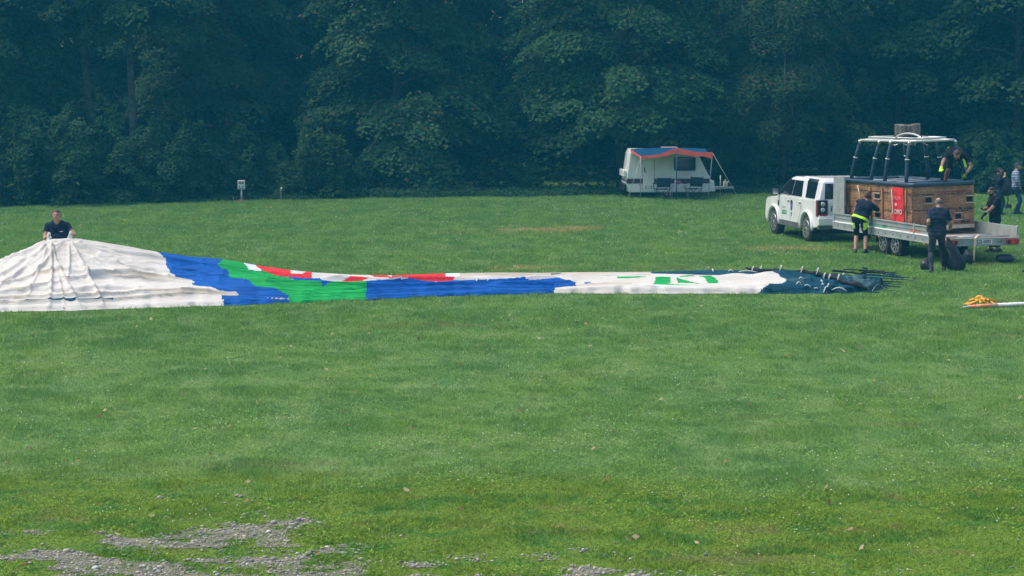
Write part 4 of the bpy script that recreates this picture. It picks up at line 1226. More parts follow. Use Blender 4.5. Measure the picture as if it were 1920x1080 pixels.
    for k, (x, y) in enumerate(((-.19, -.12), (.14, -.20), (-.14, .20), (.19, .12))):
        pr = [(.10, .10)]
        for j in range(13):
            z = .11 + j * .022; pr += [(.125, z), (.112, z + .012)]
        pr += [(.126, .395), (.105, .41), (.10, .36)]
        b = MB(); b.lathe(pr, (x, yc + y, zt), 'z', 22); c = b.build('burner_can', canm, T); c.location = (0, 0, (0, .02, .015, -.01)[k])
    b = MB()
    for k in range(9):
        x, y = g.uniform(-.3, .3), yc + g.uniform(-.45, .45)
        b.tube([(x, y, zt + .06), (x + g.uniform(-.1, .1), y + g.uniform(-.1, .1), zt - .08), (x + g.uniform(-.2, .2), y + g.uniform(-.2, .2), zt - .14)], .014, 5); b.ball((x, y, zt - .05), .028, 7, 4)
    b.build('valve', CHROME, T)
    b = MB()
    for k, s in ((1, -1), (2, 1)):
        q = tops[(s, k)]; b.tube([(0, yc, zt + .02), (q.x * .6, (q.y + yc) / 2, zt - .10), (q.x, q.y, zt - .05)], .012, 5)
    b.build('fuel_hose', BLACKP, T)
    return T
basket()
# ------------------------------------------------------------------ caravan with awning
def caravan():
    cx, cy = X_at(1247, 76.6), 76.6; rz = R(2.3)
    W = mat('caravan white', (.70, .73, .70), .4, dirt=(.60, .63, .60), scale=1.6)
    T = thing('caravan', 'small white caravan with a dark side stripe parked under the trees', 'caravan', (cx, cy, tz(cx, cy)), rz)
    prof = [(-1.55, .22), (1.66, .22), (1.70, .52), (1.68, .78), (1.55, .98), (1.20, 1.66), (1.06, 1.86), (-1.42, 1.90), (-1.50, 1.72), (-1.66, .58)]
    b = MB(); b.prism(prof, -1.0, 1.0, 'y'); b.build('body', W, T, bevel=.035)
    F = -1.0
    br = mat('dark brown stripe', (.055, .028, .032), .5)
    b = MB(); b.box((.01, F - .004, .665), (3.30, .012, .19)); b.build('stripe', br, T)
    b = MB(); b.box((-1.655, 0, .665), (.03, 1.98, .05)); b.build('stripe', br, T)
    b = MB(); b.prism([(.26, 1.09), (1.04, 1.09), (1.06, 1.12), (1.06, 1.55), (1.03, 1.58), (.27, 1.58), (.24, 1.55), (.24, 1.12)], F - .02, F + .01, 'y'); w = b.build('window', GLASS, T, bevel=.008)
    b = MB(); b.tube([(.26, F - .012, 1.08), (1.05, F - .012, 1.08), (1.07, F - .012, 1.11), (1.07, F - .012, 1.56), (1.04, F - .012, 1.59), (.26, F - .012, 1.59), (.23, F - .012, 1.56), (.23, F - .012, 1.11)], .014, 5, closed=True); b.build('frame', GREYP, w)
    b = MB(); b.box((-.78, F - .008, .90), (.44, .016, 1.24)); d = b.build('door', W, T, bevel=.006)
    b = MB(); b.box((-.94, F - .028, 1.12), (.035, .03, .16)); b.build('handle', BLACKP, d)
    b = MB(); b.box((-.91, F - .024, 1.02), (.03, .02, .04)); b.build('lock', BLACKP, d)
    b = MB()
    for x in (-1.008, -.552): b.box((x, F - .003, .90), (.012, .010, 1.25))
    b.build('door_seam', GREYP, d)
    b = MB(); b.box((-.78, F - .022, .42), (.27, .02, .11)); v = b.build('service_hatch', mat('grey hatch', (.22, .24, .24), .5), T)
    b = MB(); b.box((-.78, F - .034, .42), (.22, .012, .07)); b.build('lid', WHITES, v)
    b = MB(); b.lathe([(.035, -.02), (.035, .0), (.02, .012)], (-1.12, F - .012, .515), 'y', 10); b.build('side_lamp', ORANGEL, T)
    b = MB(); b.box((-1.70, 0, .42), (.10, 1.9, .24)); b.build('rear_skirt', BLACKP, T, bevel=.02)
    b = MB(); b.box((-1.69, 0, .95), (.12, 1.8, .26)); b.build('rear_locker', W, T, bevel=.03)
    b = MB(); b.box((1.80, 0, .44), (.24, 1.3, .42), taper=(.6, 1)); b.build('front_locker', W, T, bevel=.03)
    for s in (-1, 1): wheel(T, (0.02, s * .86, .27), .27, .17, -1, 6)
    T_w = [o for o in T.children if o.name.startswith('wheel')]
    for o in T_w: o.rotation_euler = (0, 0, PI / 2 if o.location.y < 0 else -PI / 2)
    b = MB(); b.box((0, 0, .30), (2.9, 1.5, .14)); b.build('chassis', DARKST, T)
    b = MB(); b.bar((1.6, -.4, .33), (2.45, 0, .33), .07); b.bar((1.6, .4, .33), (2.45, 0, .33), .07); b.bar((2.4, 0, .34), (2.75, 0, .36), .08); b.box((2.05, 0, .37), (.6, .4, .05)); b.build('drawbar', GALV, T)
    b = MB(); b.tube([(2.2, -.12, .05), (2.2, -.12, .85)], .025, 8); b.tube([(2.35, -.1, .42), (2.55, -.1, .62)], .018, 6); b.build('jockey_post', GALV, T)
    b = MB(); b.box((.15, 0, 1.94), (.62, .6, .07)); b.build('roof_hatch', mat('pinkish hatch', (.42, .26, .24), .6), T, bevel=.01)
    for x in (-1.45, 1.5):
        b = MB(); b.tube([(x, -.85, .25), (x - .12, -.95, .0)], .018, 6); b.build('corner_steady', GALV, T)
    # dark bits on the front slope
    b = MB(); b.box((1.62, -.6, 1.05), (.10, .18, .07)); b.build('front_clip', BLACKP, T)
    # awning ---------------------------------------------------------
    A = thing('awning', 'sagging blue awning with an orange red border in front of the caravan', 'awning', (cx, cy - 1.8, tz(cx, cy - 1.8)), rz)
    blue = mat('blue awning cloth', (.008, .055, .12), .9, spec=.05, var=.15); orange = mat('orange red awning cloth', (.80, .105, .055), .6, var=.1)
    yf, yb = -.95, .85   # front (towards camera) and back edge, local to A
    xs = np.linspace(-1.20, 1.56, 25)
    def front_z(x): return float(np.interp(x, [-1.20, -.5, 0, .18, .35, .9, 1.56], [1.70, 1.76, 1.95, 2.03, 1.97, 1.86, 1.84]))
    def hang(x): return float(np.interp(x, [-1.2, -.5, .18, .9, 1.2, 1.56], [.10, .10, .21, .16, .15, .24]))
    n = 9; v = []
    for j in range(n):
        w = j / (n - 1)
        for x in xs:
            zb = 1.97 - .05 * ((x - .2) / 1.4) ** 2; xx = x * (1 - .0 * w) - (.22 * w if x < 0 else 0) * min(1, -x / 1.2 if x < 0 else 0)
            v.append((xx, yf + (yb - yf) * w, front_z(x) * (1 - w) + zb * w - .16 * math.sin(PI * w) * (.4 + .6 * abs(math.cos(x * 1.6)))))
    m_ = len(xs)
    fs = [(j * m_ + i, j * m_ + i + 1, (j + 1) * m_ + i + 1, (j + 1) * m_ + i) for j in range(n - 1) for i in range(m_ - 1)]
    b = MB(); b.add(v, fs, True); b.build('canopy', blue, A)
    b = MB(); v = []
    for x in xs: v += [(x, yf - .012, front_z(x) + .01), (x, yf - .02 + .012 * math.sin(x * 11), front_z(x) - hang(x))]
    v2 = []
    b.add(v, [(2 * i, 2 * i + 1, 2 * i + 3, 2 * i + 2) for i in range(m_ - 1)], True)
    l = [(-1.20, yf, 1.705), (-1.20, yf, 1.61), (-1.42, yb, 1.93), (-1.42, yb, 1.82)]
    b.add([l[0], l[1], (-1.30, 0, 1.70), (-1.30, 0, 1.80), l[3], l[2]], [(0, 1, 2, 3), (3, 2, 4, 5)])
    b.add([(x, yf - .016, front_z(x) - hang(x) + (.012 if k else -.004)) for x in xs for k in (0, 1)], [(2 * i, 2 * i + 1, 2 * i + 3, 2 * i + 2) for i in range(m_ - 1)])
    b.build('valance', orange, A)
    gp = mat('pale awning pole', (.34, .38, .40), .4, metal=.3)
    for p, q, mm, r in (((-1.20, yf, 0), (-1.20, yf, 1.70), gp, .013), ((.18, yf, 0), (.18, yf, 2.02), mat('blue awning pole', (.02, .09, .17), .7), .024), ((1.42, yf + .1, 0), (1.56, yf, 1.84), gp, .015)):
        b = MB(); b.tube([p, q], r, 7); b.build('awning_pole', mm, A)
    for p, q in (((1.56, yf, 1.83), (2.58, yf - .5, 0.0)), ((-1.20, yf, 1.66), (-1.75, yf - .3, 0))):
        b = MB(); b.tube([p, q], .008, 5); b.build('guy_rope', mat('guy rope', (.36, .40, .38), .7), A)
    # table, chairs -----------------------------------------------------
    def AW(x, y): 
        return A.matrix_basis @ Vector((x, y, 0))
    def chair(x, y, r, label):
        p = Matrix.Rotation(rz, 4, 'Z') @ Vector((x, y, 0)) + Vector((cx, cy - 1.8, 0))
        t = thing('camp_chair', label, 'chair', (p.x, p.y, tz(p.x, p.y)), rz + r, 'camp chairs by the caravan')
        cl = mat('dark blue camp cloth', (.012, .024, .045), .8)
        b = MB(); b.box((0, 0, .42), (.50, .44, .025)); b.build('seat', cl, t, bevel=.01)
        b = MB(); b.bar((-.25, .20, .46), (-.25, .26, .66), .02, .02); b.bar((0, .215, .50), (0, .27, .86), .52, .022, up=(0, -1, .1)); b.build('backrest', cl, t, bevel=.008)
        fm = mat('dark tube', (.03, .05, .07), .5)
        for sx in (-1, 1):
            b = MB(); b.tube([(sx * .26, .21, .40), (sx * .27, .30, .90)], .012, 6); b.tube([(sx * .27, -.24, .42), (sx * .27, -.24, .62)], .012, 6); b.build('upright', fm, t)
            b = MB(); b.box((sx * .28, -.02, .63), (.06, .48, .025)); b.build('armrest', cl, t, bevel=.008)
            for yy in (-.23, .21):
                b = MB(); b.tube([(sx * .26, yy, .41), (-sx * .24, yy, .012)], .011, 6); b.build('leg', fm, t)
            b = MB(); b.tube([(sx * .26, -.23, .012), (sx * .26, .21, .41)], .011, 6); b.build('leg', fm, t)
        return t
    chair(-.33, -.55, PI + .15, 'dark camp chair left of the folding table, seen from behind')
    chair(.90, -.45, -.65, 'dark camp chair right of the folding table, turned towards it')
    p = Matrix.Rotation(rz, 4, 'Z') @ Vector((.36, -.45, 0)) + Vector((cx, cy - 1.8, 0))
    t = thing('folding_table', 'low white folding table between two dark camp chairs', 'table', (p.x, p.y, tz(p.x, p.y)), rz)
    b = MB(); b.box((0, 0, .585), (.74, .50, .03)); b.build('tabletop', mat('table white', (.5, .53, .52), .5), t, bevel=.006)
    for sx in (-1, 1):
        for sy in (-1, 1):
            b = MB(); b.tube([(sx * .22, sy * .2, .57), (sx * .30, sy * .21, .42), (sx * .31, sy * .21, .0)], .013, 6); b.build('leg', gp, t)
    z0 = tz(p.x, p.y) + .60
    b = MB(); b.lathe([(.03, 0), (.032, .02), (.032, .12), (.014, .16), (.014, .19)], n=12); o = b.build('bottle', mat('milky plastic', (.55, .58, .56), .4)); o.location = (p.x - .16, p.y, z0); tag(o, 'small pale bottle standing on the folding table', 'bottle')
    b = MB(); b.lathe([(.06, 0), (.068, .02), (.072, .13), (.064, .13), (.058, .02)], n=14); b.tube([(.07, 0, .03), (.11, 0, .05), (.11, 0, .09), (.07, 0, .11)], .01, 6); o = b.build('mug', mat('raspberry red', (.40, .035, .09), .4)); o.location = (p.x - .03, p.y, z0); tag(o, 'raspberry red mug standing on the folding table', 'mug')
    q = Matrix.Rotation(rz, 4, 'Z') @ Vector((2.42, 0, 0)) + Vector((cx, cy, 0))
    b = MB(); b.box((0, 0, .12), (.16, .10, .22)); b.tube([(0, 0, .23), (0, 0, .27)], .025, 8); b.tube([(-.05, 0, .23), (-.05, 0, .28), (.03, 0, .29)], .012, 6)
    o = b.build('water_can', mat('cream plastic', (.52, .47, .30), .5), bevel=.012); o.location = (q.x, q.y, tz(q.x, q.y) + .368); o.rotation_euler = (0, 0, .5)
    tag(o, 'small cream water can on the caravan drawbar', 'can')
caravan()

# ------------------------------------------------------------------ hook-up box, tap post and stake at the wood's edge
def posts():
    p = ground_at(453, 378); z = tz(p.x, p.y)
    T = thing('hookup_box', 'white power hook-up box on a white post at the edge of the shrubs', 'hookup post', (p.x, p.y, z))
    wm = mat('post white', (.60, .64, .62), .5, var=.1); gm = mat('meter grey', (.16, .17, .17), .5)
    b = MB(); b.box((0, 0, .035), (.24, .20, .07)); b.box((-.04, -.02, .02), (.30, .26, .04)); b.build('footing', mat('reddish concrete', (.28, .11, .09), .8), T, bevel=.01)
    b = MB(); b.tube([(0, 0, .06), (0, 0, .50)], .028, 10); po = b.build('post', wm, T)
    b = MB(); b.tube([(0, 0, .24), (0, 0, .26)], .031, 10); b.build('band', gm, po)
    b = MB(); b.box((0, 0, .655), (.27, .16, .34)); bx = b.build('box', wm, T, bevel=.02)
    b = MB(); b.box((0, -.083, .735), (.20, .012, .10)); b.build('window', gm, bx)
    for s in (-1, 1):
        b = MB(); b.lathe([(.012, -.03), (.03, -.028), (.034, 0)], (s * .06, -.08, .60), 'y', 10); b.build('socket', gm, bx)
    b = MB(); b.box((0, -.084, .525), (.22, .012, .03)); b.build('drip_edge', mat('blue grey', (.10, .17, .22), .5), bx)
    p = ground_at(527, 378); z = tz(p.x, p.y)
    T = thing('tap_post', 'slim grey water tap post between the hook-up box and the pale shrub', 'tap', (p.x, p.y, z))
    b = MB(); b.box((0, 0, .22), (.05, .05, .46)); b.build('post', mat('weathered wood', (.16, .15, .14), .9), T)
    b = MB(); b.tube([(0, 0, .44), (.012, -.0, .52), (.03, -.03, .54), (.04, -.06, .50)], .018, 7); b.box((.01, 0, .555), (.08, .02, .02)); b.build('tap', wm, T)
    p = ground_at(437.5, 381); b = MB(); b.box((0, 0, .10), (.035, .035, .24)); b.add([(-.02, -.02, .22), (.02, -.02, .22), (.02, .02, .22), (-.02, .02, .22), (0, 0, .26)], [(0, 1, 4), (1, 2, 4), (2, 3, 4), (3, 0, 4)])
    o = b.build('wooden_stake', mat('weathered wood', (.2, .2, .2))); o.location = (p.x, p.y, tz(p.x, p.y)); tag(o, 'short wooden stake left of the white hook-up box', 'stake')
posts()

# ------------------------------------------------------------------ things lying on the grass
def lump(name, m, c, dims, seed, sag=.0, squash=1.0, wr=.05, n=48, mm=30, lean=0.0, tip=0.0):
    """soft bag: a wrinkled, sagging ball"""
    g = np.random.default_rng(seed); V = []
    for i in range(mm + 1):
        th = PI * i / mm
        for k in range(n):
            a = 2 * PI * k / n
            x, y, z = math.sin(th) * math.cos(a), math.sin(th) * math.sin(a), math.cos(th)
            V.append((x, y, z))
    V = np.array(V)
    w = fbm(V[:, 0] * 2.2 + seed + V[:, 2], V[:, 1] * 2.2 + V[:, 2] * 1.7 + seed, 4) - .5
    rid = np.abs(fbm(V[:, 0] * 3.1 + seed * 2, V[:, 2] * 4.3 + V[:, 1] * 2, 3) - .5)
    r = 1 + w * .5 - rid * wr * 6
    P = V * r[:, None] * np.array(dims) / 2
    P[:, 2] = np.maximum(P[:, 2], -dims[2] * .42)
    s = 1 + sag * (-P[:, 2] / dims[2])
    P[:, 0] *= s; P[:, 1] *= s
    P[:, 2] += dims[2] * .42
    hh = np.clip(P[:, 2] / dims[2], 0, 1); P[:, 0] = P[:, 0] * (1 - tip * hh) + lean * hh ** 1.3; P[:, 1] *= 1 - tip * hh
    i = np.arange(mm * n).reshape(mm, n)
    F = np.stack([i, np.roll(i, -1, 1), np.roll(i, -1, 1) + n, i + n], -1).reshape(-1, 4)
    o = link(name, mesh_np(name, P, F, smooth=True), None, m, c)
    return o
def ground_things():
    dk = mat('dark green bag cloth', (.014, .024, .026), .55, var=.4, scale=5)
    p = ground_at(1797, 508)
    T = thing('equipment_bag', 'big slumped dark green bag on the grass beside the bald man', 'bag', (p.x, p.y + .05, tz(p.x, p.y)))
    o = lump('bag_body', dk, (-.04, 0, 0), (.60, .52, .88), 3, .35, lean=-.24, tip=.72, wr=.07); o.parent = T
    b = MB(); b.tube([(-.30, -.1, .55), (-.24, -.16, .42), (-.22, -.18, .30)], .015, 6); b.build('strap', mat('olive webbing', (.12, .12, .07), .8), T)
    o = lump('small_bag', mat('grey black bag cloth', (.02, .025, .03), .6, var=.5, scale=6), (ground_at(1813, 497).x, ground_at(1813, 497).y, 0), (.30, .30, .42), 12, .2)
    tag(o, 'small dark bag leaning on the right of the big slumped bag', 'bag')
    q = ground_at(1735, 506); o = lump('dark_sack', dk, (q.x, q.y, 0), (.26, .3, .30), 15, .3); tag(o, 'dark sack on the grass left of the bald man\'s feet', 'bag')
    # lying drum
    q = ground_at(1886.5, 494); T = thing('gas_cylinder', 'short black blue gas cylinder lying on the grass right of the trailer', 'cylinder', (q.x, q.y + .1, tz(q.x, q.y) + .01), .12)
    b = MB(); b.lathe([(.02, -.225), (.07, -.22), (.10, -.19), (.108, -.15), (.108, .12), (.10, .17), (.07, .195), (.02, .20)], (0, 0, .105), 'x', 22); b.build('shell', mat('midnight blue enamel', (.022, .03, .06), .35, var=.2, coat=.3), T)
    b = MB(); b.tube([(.20, 0, .105), (.235, 0, .105)], .035, 10); b.build('valve', GREYP, T)
    q = ground_at(1926, 514); o = lump('black_pouch', mat('black cloth', (.012, .013, .016), .7), (q.x, q.y, 0), (.26, .2, .13), 21); tag(o, 'small black pouch on the grass at the right edge', 'pouch')
    q = ground_at(1889.5, 391); o = lump('camera_bag', mat('black cloth', (.012, .013, .016), .7), (q.x, q.y, 0), (.30, .25, .20), 23); tag(o, 'black bag on the grass between the two onlookers\' feet', 'bag')
    # white pole with orange end
    p = ground_at(1800, 579.5); q = ground_at(1935, 573.5); d = (q - p); u = d.normalized(); e = p + u * 3.4
    T = thing('marker_pole', 'white pole with an orange end lying on the grass at the right edge', 'pole', (p.x, p.y, tz(p.x, p.y) + .0), math.atan2(u.y, u.x))
    L = 3.4
    pw = mat('pole white', (.66, .67, .66), .5, var=.12)
    b = MB(); b.tube([(.85, 0, .045), (L, 0, .045)], .043, 10); b.build('shaft', pw, T)
    b = MB(); b.tube([(.20, 0, .042), (.86, 0, .045)], [.034, .044], 10); b.build('orange_section', mat('orange pole paint', (.80, .24, .09), .5, dirt=(.74, .52, .36), scale=6), T)
    b = MB(); b.tube([(0, 0, .02), (.10, 0, .03), (.205, 0, .040)], [.006, .022, .034], 9); b.build('tip', mat('pale tip', (.45, .52, .46), .5), T)
    for x in (.35, .72, 1.08, 1.45, 2.1):
        b = MB(); b.tube([(x, 0, .085), (x, 0, .098)], .014, 7); b.build('peg', DARKST, T)
    # yellow straps
    T = thing('yellow_straps', 'tangled heap of yellow webbing straps on the grass behind the white pole', 'straps', (ground_at(1838, 573).x, ground_at(1838, 573).y, 0))
    g = np.random.default_rng(6); ym = mat('yellow webbing', (.86, .44, .02), .65, dirt=(.74, .34, .02), scale=12); om = mat('orange webbing', (.55, .16, .03), .7)
    for k in range(12):
        x, y = g.normal(0, .10), g.normal(0, .08); a = g.uniform(0, 6.28); z = .05
        pts = []
        for i in range(14):
            a += g.normal(0, .7); x += .055 * math.cos(a) * 1.5; y += .055 * math.sin(a)
            x = max(-.33, min(.35, x)); y = max(-.2, min(.22, y))
            hgt = .16 * max(0, 1 - (abs(x) / .36) ** 1.3)
            pts.append(Vector((x, y, .025 + hgt * g.uniform(.3, 1.1))))
        b = MB(); vs = []
        for i, pp in enumerate(pts):
            t_ = (pts[min(i + 1, 13)] - pts[max(i - 1, 0)]).normalized(); sd = t_.cross(Vector((g.normal(0, .3), g.normal(0, .3), 1))).normalized() * .021
            vs += [pp - sd, pp + sd]
        b.add(vs, [(2 * i, 2 * i + 1, 2 * i + 3, 2 * i + 2) for i in range(13)], True); b.build('webbing', om if k in (3, 7) else ym, T)
    b = MB(); b.tube([(.1, .15, .13), (.32, .22, .09), (.50, .25, .03)], [.016, .014, .012], 6); b.build('webbing', om, T)
    b = MB(); b.box((-.16, -.05, .05), (.10, .08, .07)); b.build('buckle', GREYP, T, bevel=.01)
ground_things()
# ------------------------------------------------------------------ the balloon envelope spread on the grass
def pip(x, y, poly):
    p = np.asarray(poly, float); ins = np.zeros(x.shape, bool); j = len(p) - 1
    for i in range(len(p)):
        c = (p[i, 1] > y) != (p[j, 1] > y)
        with np.errstate(divide='ignore', invalid='ignore'):
            xx = (p[j, 0] - p[i, 0]) * (y - p[i, 1]) / (p[j, 1] - p[i, 1] + 1e-12) + p[i, 0]
        ins ^= c & (x < xx); j = i
    return ins

ENV = {}
def envelope():
    cols = np.arange(-200, 1656, 1.9); nf, nb = 118, 16
    px = cols[:, None]
    v = np.concatenate([np.linspace(0, 1, nf), 1 + np.linspace(0, 1, nb + 1)[1:]])[None, :]
    yt = np.interp(px, *ENV_TOP); yn = env_near(px); D = env_depth(px)
    yr = yn + D
    dz = (-_s + (540 - yt) / FPX * _c) / (_c + (540 - yt) / FPX * _s)
    zr = CAM_H + dz * yr                                  # height of the ridge
    vf = np.minimum(v, 1)
    # ragged mouth end, wavy edges
    rag = sstep(1480, 1580, px)
    hem = (.06 + .14 * rag) * (vnoise(px * .06, px * 0 + 4) - .5) * 2
    zr = np.maximum(.05, zr * (1 - .22 * rag) + .03 * rag * (vnoise(px * .11, px * 0 + 8) - .5) * 2)
    # the lifted left part hangs in a slack slope from the hands, the rest is a low heap
    e = .52 + .68 * sstep(.30, .85, zr)
    # apron of cloth in front of the lifted slope
    s = vf ** e
    Y = yn + hem * (1 - vf) ** 4 + D * vf + np.maximum(0, v - 1) * (.55 + .25 * zr)
    Z = zr * s + .05 * sstep(0, .05, vf) * (1 - sstep(.25, .6, vf))
    back = np.clip(v - 1, 0, 1)
    Z = Z * (1 - back ** .8)
    Z = np.maximum(Z, .0) + .012
    def proj_y(Y, Z):
        a = (Z - CAM_H); f = Y * _c - a * _s; u = Y * _s + a * _c
        return 540 - FPX * u / f
    PY = proj_y(Y, Z); PX = px + 0 * PY
    t = np.clip((PY - yt) / (np.interp(px, *ENV_BOT) - yt), 0, 1)
    # ---- folds
    left = 1 - sstep(300, 640, PX)
    amp = (.055 + .035 * (1 - left)) * (1 - .35 * sstep(1430, 1520, PX)) * sstep(0, .06, vf) * np.where(v > 1, .4, 1)
    wr = fbm(PX * .006 + 3, PY * .05 + 7, 3) * 2.2
    def ridged(x, y, o=4):
        s_ = 0; a = .5; tt = 0
        for k in range(o):
            n = 1 - np.abs(2 * vnoise(x + 31 * k, y + 13 * k) - 1); s_ = s_ + a * n * n; tt += a; x = x * 1.9; y = y * 2.1; a *= .55
        return s_ / tt
    run = np.where(PX < 400, .35, 1.0)
    def pleat(x, y, p=3.5):
        n = 1 - np.abs(2 * vnoise(x, y) - 1)
        return n ** p
    wl = fbm(PX * .006 + 3, PY * .03, 2) * 1.2
    Q = t * 42.0
    wl = fbm(PX * .0042 + 3, Q * .05, 2) * 1.3
    H1 = pleat(PX * .0016, Q * .10 + wl, 2.2) + .55 * pleat(PX * .003 + 20, Q * .19 + wl * 1.5, 2.4) - .55
    H2 = pleat(PX * .007 + 40, Q * .36 + wl * 2.4, 2.0) - .4
    H0 = fbm(PX * .010 + 60, PY * .06 + 5, 3) - .5
    amp = amp * np.where(PX > 380, 1 - .65 * sstep(.70, .95, vf), 1.0)
    Zf = amp * (.35 + .65 * sstep(180, 540, PX)) * ((1.5 * H1 + (.36 + .44 * sstep(180, 540, PX)) * H2) * (1 - .5 * sstep(1040, 1100, PX) * (1 - sstep(1400, 1440, PX))))
    Zf = Zf + .05 * sstep(1425, 1500, PX) * (pleat(PX * .018 + 5, Q * .16 + wl, 2.2) + .4 * pleat(PX * .05, Q * .28 + 3, 2) - .5) + .012 * H0 * (1 - left) * (1 - .7 * sstep(.7, .95, vf)) * sstep(0, .1, vf)
    Zf = Zf + .10 * left * (fbm(PX * .008 + 9, PY * .02 + 2, 2) - .5) * sstep(0, .3, vf)
    Zf = Zf + .030 * left * (pleat(PX * .020 + PY * .012, PY * .10 - PX * .012 + wl * 2, 2.5) + .5 * pleat(PX * .045 - PY * .03, PY * .16 + 9, 2) - .5) * sstep(.04, .2, vf)
    # pulled folds that radiate from the two hands
    for hx, hy, k, w in ((96, 449, 9.0, 1.0), (129, 448, 8.0, 1.0)):
        r = np.hypot(PX - hx, (PY - hy) * 1.2) + 1e-6; th = np.arctan2((PY - hy) * 1.2, PX - hx)
        gr = np.random.default_rng(int(hx)); f = 0 * r
        for q in range(15):
            t0 = gr.uniform(-.05, PI + .05); w0 = gr.uniform(1.0, 2.2); bend = gr.normal(0, .0007); r1 = gr.uniform(70, 250)
            dl = (th - t0 - bend * r) * np.minimum(r, 120)          # distance across the fold
            w_ = w0 * (1 + r / 90)
            f = f + gr.uniform(.4, 1) * np.where(dl > 0, np.exp(-(dl / w_) ** 2), np.exp(-(dl / (w_ * .45)) ** 2)) * (1 - sstep(r1 * .6, r1, r))
        Zf = Zf + left * f * .055 * sstep(3, 25, r)
    # drawn-out creases: each is a rounded lip with a sharp step on its lower side
    cre = [([(60, 519), (72, 510), (110, 506), (170, 521), (225, 516), (325, 522)], .075, 7),
           ([(75, 522), (130, 528), (182, 520), (260, 523), (362, 532)], .06, 6),
           ([(-40, 556), (0, 555), (40, 552), (104, 537), (130, 529)], .07, 6),
           ([(-60, 567), (0, 565), (104, 563), (182, 558), (260, 550), (338, 553), (442, 547)], .075, 6.5),
           ([(-100, 574), (0, 571), (78, 569), (208, 564), (330, 557), (420, 553)], .065, 5),
           ([(130, 453), (94, 487), (60, 518), (10, 537), (-60, 548)], .055, 7),
           ([(135, 452), (208, 497), (325, 520)], .045, 7),
           ([(140, 451), (230, 476), (305, 486), (420, 499)], .045, 5),
           ([(90, 454), (50, 488), (5, 516), (-60, 540)], .05, 6),
           ([(91, 451), (45, 478), (0, 494), (-90, 524)], .05, 5),
           ([(120, 560), (160, 545), (230, 541), (300, 548)], .05, 7), ([(40, 545), (110, 550), (180, 546)], .045, 6),
           ([(100, 475), (140, 500), (180, 512), (240, 517)], .03, 7), ([(110, 490), (118, 520), (140, 527)], .03, 7),
           ([(300, 500), (420, 520), (560, 530), (700, 528)], .05, 5), ([(420, 540), (560, 546), (660, 541), (760, 527)], .06, 6),
           ([(545, 519), (700, 526), (860, 524.5), (1000, 525), (1080, 528)], .07, 4.5), ([(1040, 534), (1120, 531), (1220, 536), (1400, 534)], .05, 5),
           ([(1060, 546), (1180, 538), (1300, 542)], .045, 5), ([(860, 519), (1000, 517), (1200, 518), (1330, 520)], .05, 4),
           ([(690, 545), (800, 538), (950, 541), (1040, 536)], .05, 5), ([(1220, 515), (1330, 514), (1460, 518), (1560, 524)], .06, 4)]
    for pts, A, w in cre:
        p = np.array(pts, float); cy = np.interp(PX, p[:, 0] if p[0, 0] < p[-1, 0] else p[::-1, 0], p[:, 1] if p[0, 0] < p[-1, 0] else p[::-1, 1])
        x0, x1 = min(p[0, 0], p[-1, 0]), max(p[0, 0], p[-1, 0])
        cy = cy + 1.6 * (fbm(PX * .03 + A * 999, PX * 0 + w, 2) - .5)
        dpy = cy - PY            # positive above the crease (further up the picture = further away)
        fw = min(75, .35 * (x1 - x0)); win = sstep(x0 - 10, x0 + fw, PX) * (1 - sstep(x1 - fw, x1 + 10, PX))
        prof = np.where(dpy > 0, np.exp(-(dpy / w) ** 1.3), np.exp(-((-dpy) / (w * .22)) ** 2))
        Zf = Zf + A * win * prof * np.where(PX > 420, .75, 1.15) * np.where(v > 1, 0, 1)
    edge = sstep(0, .035, vf)
    Z = np.maximum(Z + Zf * edge * sstep(0, .4, zr * s + .22), .008)
    # keep the top outline near the pulled hem
    A2 = np.clip(np.abs(v - 1) / .06, 0, 1)
    Z = np.where(np.abs(v - 1) < .06, Z * A2 + (zr * s + .012) * (1 - A2) + Zf * .35 * (1 - A2), Z)
    X = (PX - 960) / FPX * (Y * _c - (Z - CAM_H) * _s)
    Z = Z + 0.0
    # ---- printed colours by place on the cloth
    names = ['white', 'cream', 'blue', 'green', 'red', 'navy', 'charcoal', 'slate', 'ice']
    ci = {n: k for k, n in enumerate(names)}
    fx = (PX[:-1, :-1] + PX[1:, 1:]) / 2; fy = (PY[:-1, :-1] + PY[1:, 1:]) / 2
    # gores give the colour borders their steps
    st = np.floor((fy - yt[:-1]) / 3.6)
    jx = fx + 2.6 * (_perm[(st.astype(int) * 5) % 256, 9] - .5) * 2
    c = np.full(fx.shape, ci['white'])
    def paint(name, poly, jag=True):
        c[pip(jx if jag else fx, fy, poly)] = ci[name]
    bluel = [(290, 430), (292, 474), (309, 487), (313, 503), (327, 521), (362, 527), (362, 537), (380, 540), (417, 550), (418, 600)]
    paint('blue', bluel + [(1040, 600), (1040, 537), (1079, 537), (1079, 529), (1030, 527), (918, 524.5), (850, 524), (731, 526), (590, 523), (543, 519), (415, 430)])
    paint('green', [(415, 430), (415, 485), (408, 498), (427, 506), (430, 522), (470, 529), (478, 534), (504, 542), (541, 550), (542, 600), (688, 600), (686, 538), (703, 534), (603, 537), (593, 529), (548, 523), (543, 518), (491, 507), (462, 430)])
    paint('blue', [(520, 515), (545, 517), (600, 522), (600, 528), (556, 526)])
    paint('red', [(476, 430), (477, 499), (491, 507), (543, 517), (580, 523), (600, 521), (560, 430)])
    paint('white', [(560, 430), (543, 506), (545, 513), (566, 514), (572, 507), (580, 509), (585, 520), (600, 524), (660, 527), (731, 525), (733, 517), (850, 430)])
    paint('ice', [(454, 430), (455, 494), (468, 505), (492, 508), (476, 497), (476, 430)])
    paint('red', [(568, 507), (578, 507), (584, 513), (576, 513)]); paint('red', [(640, 525), (705, 521), (706, 523), (680, 526)])
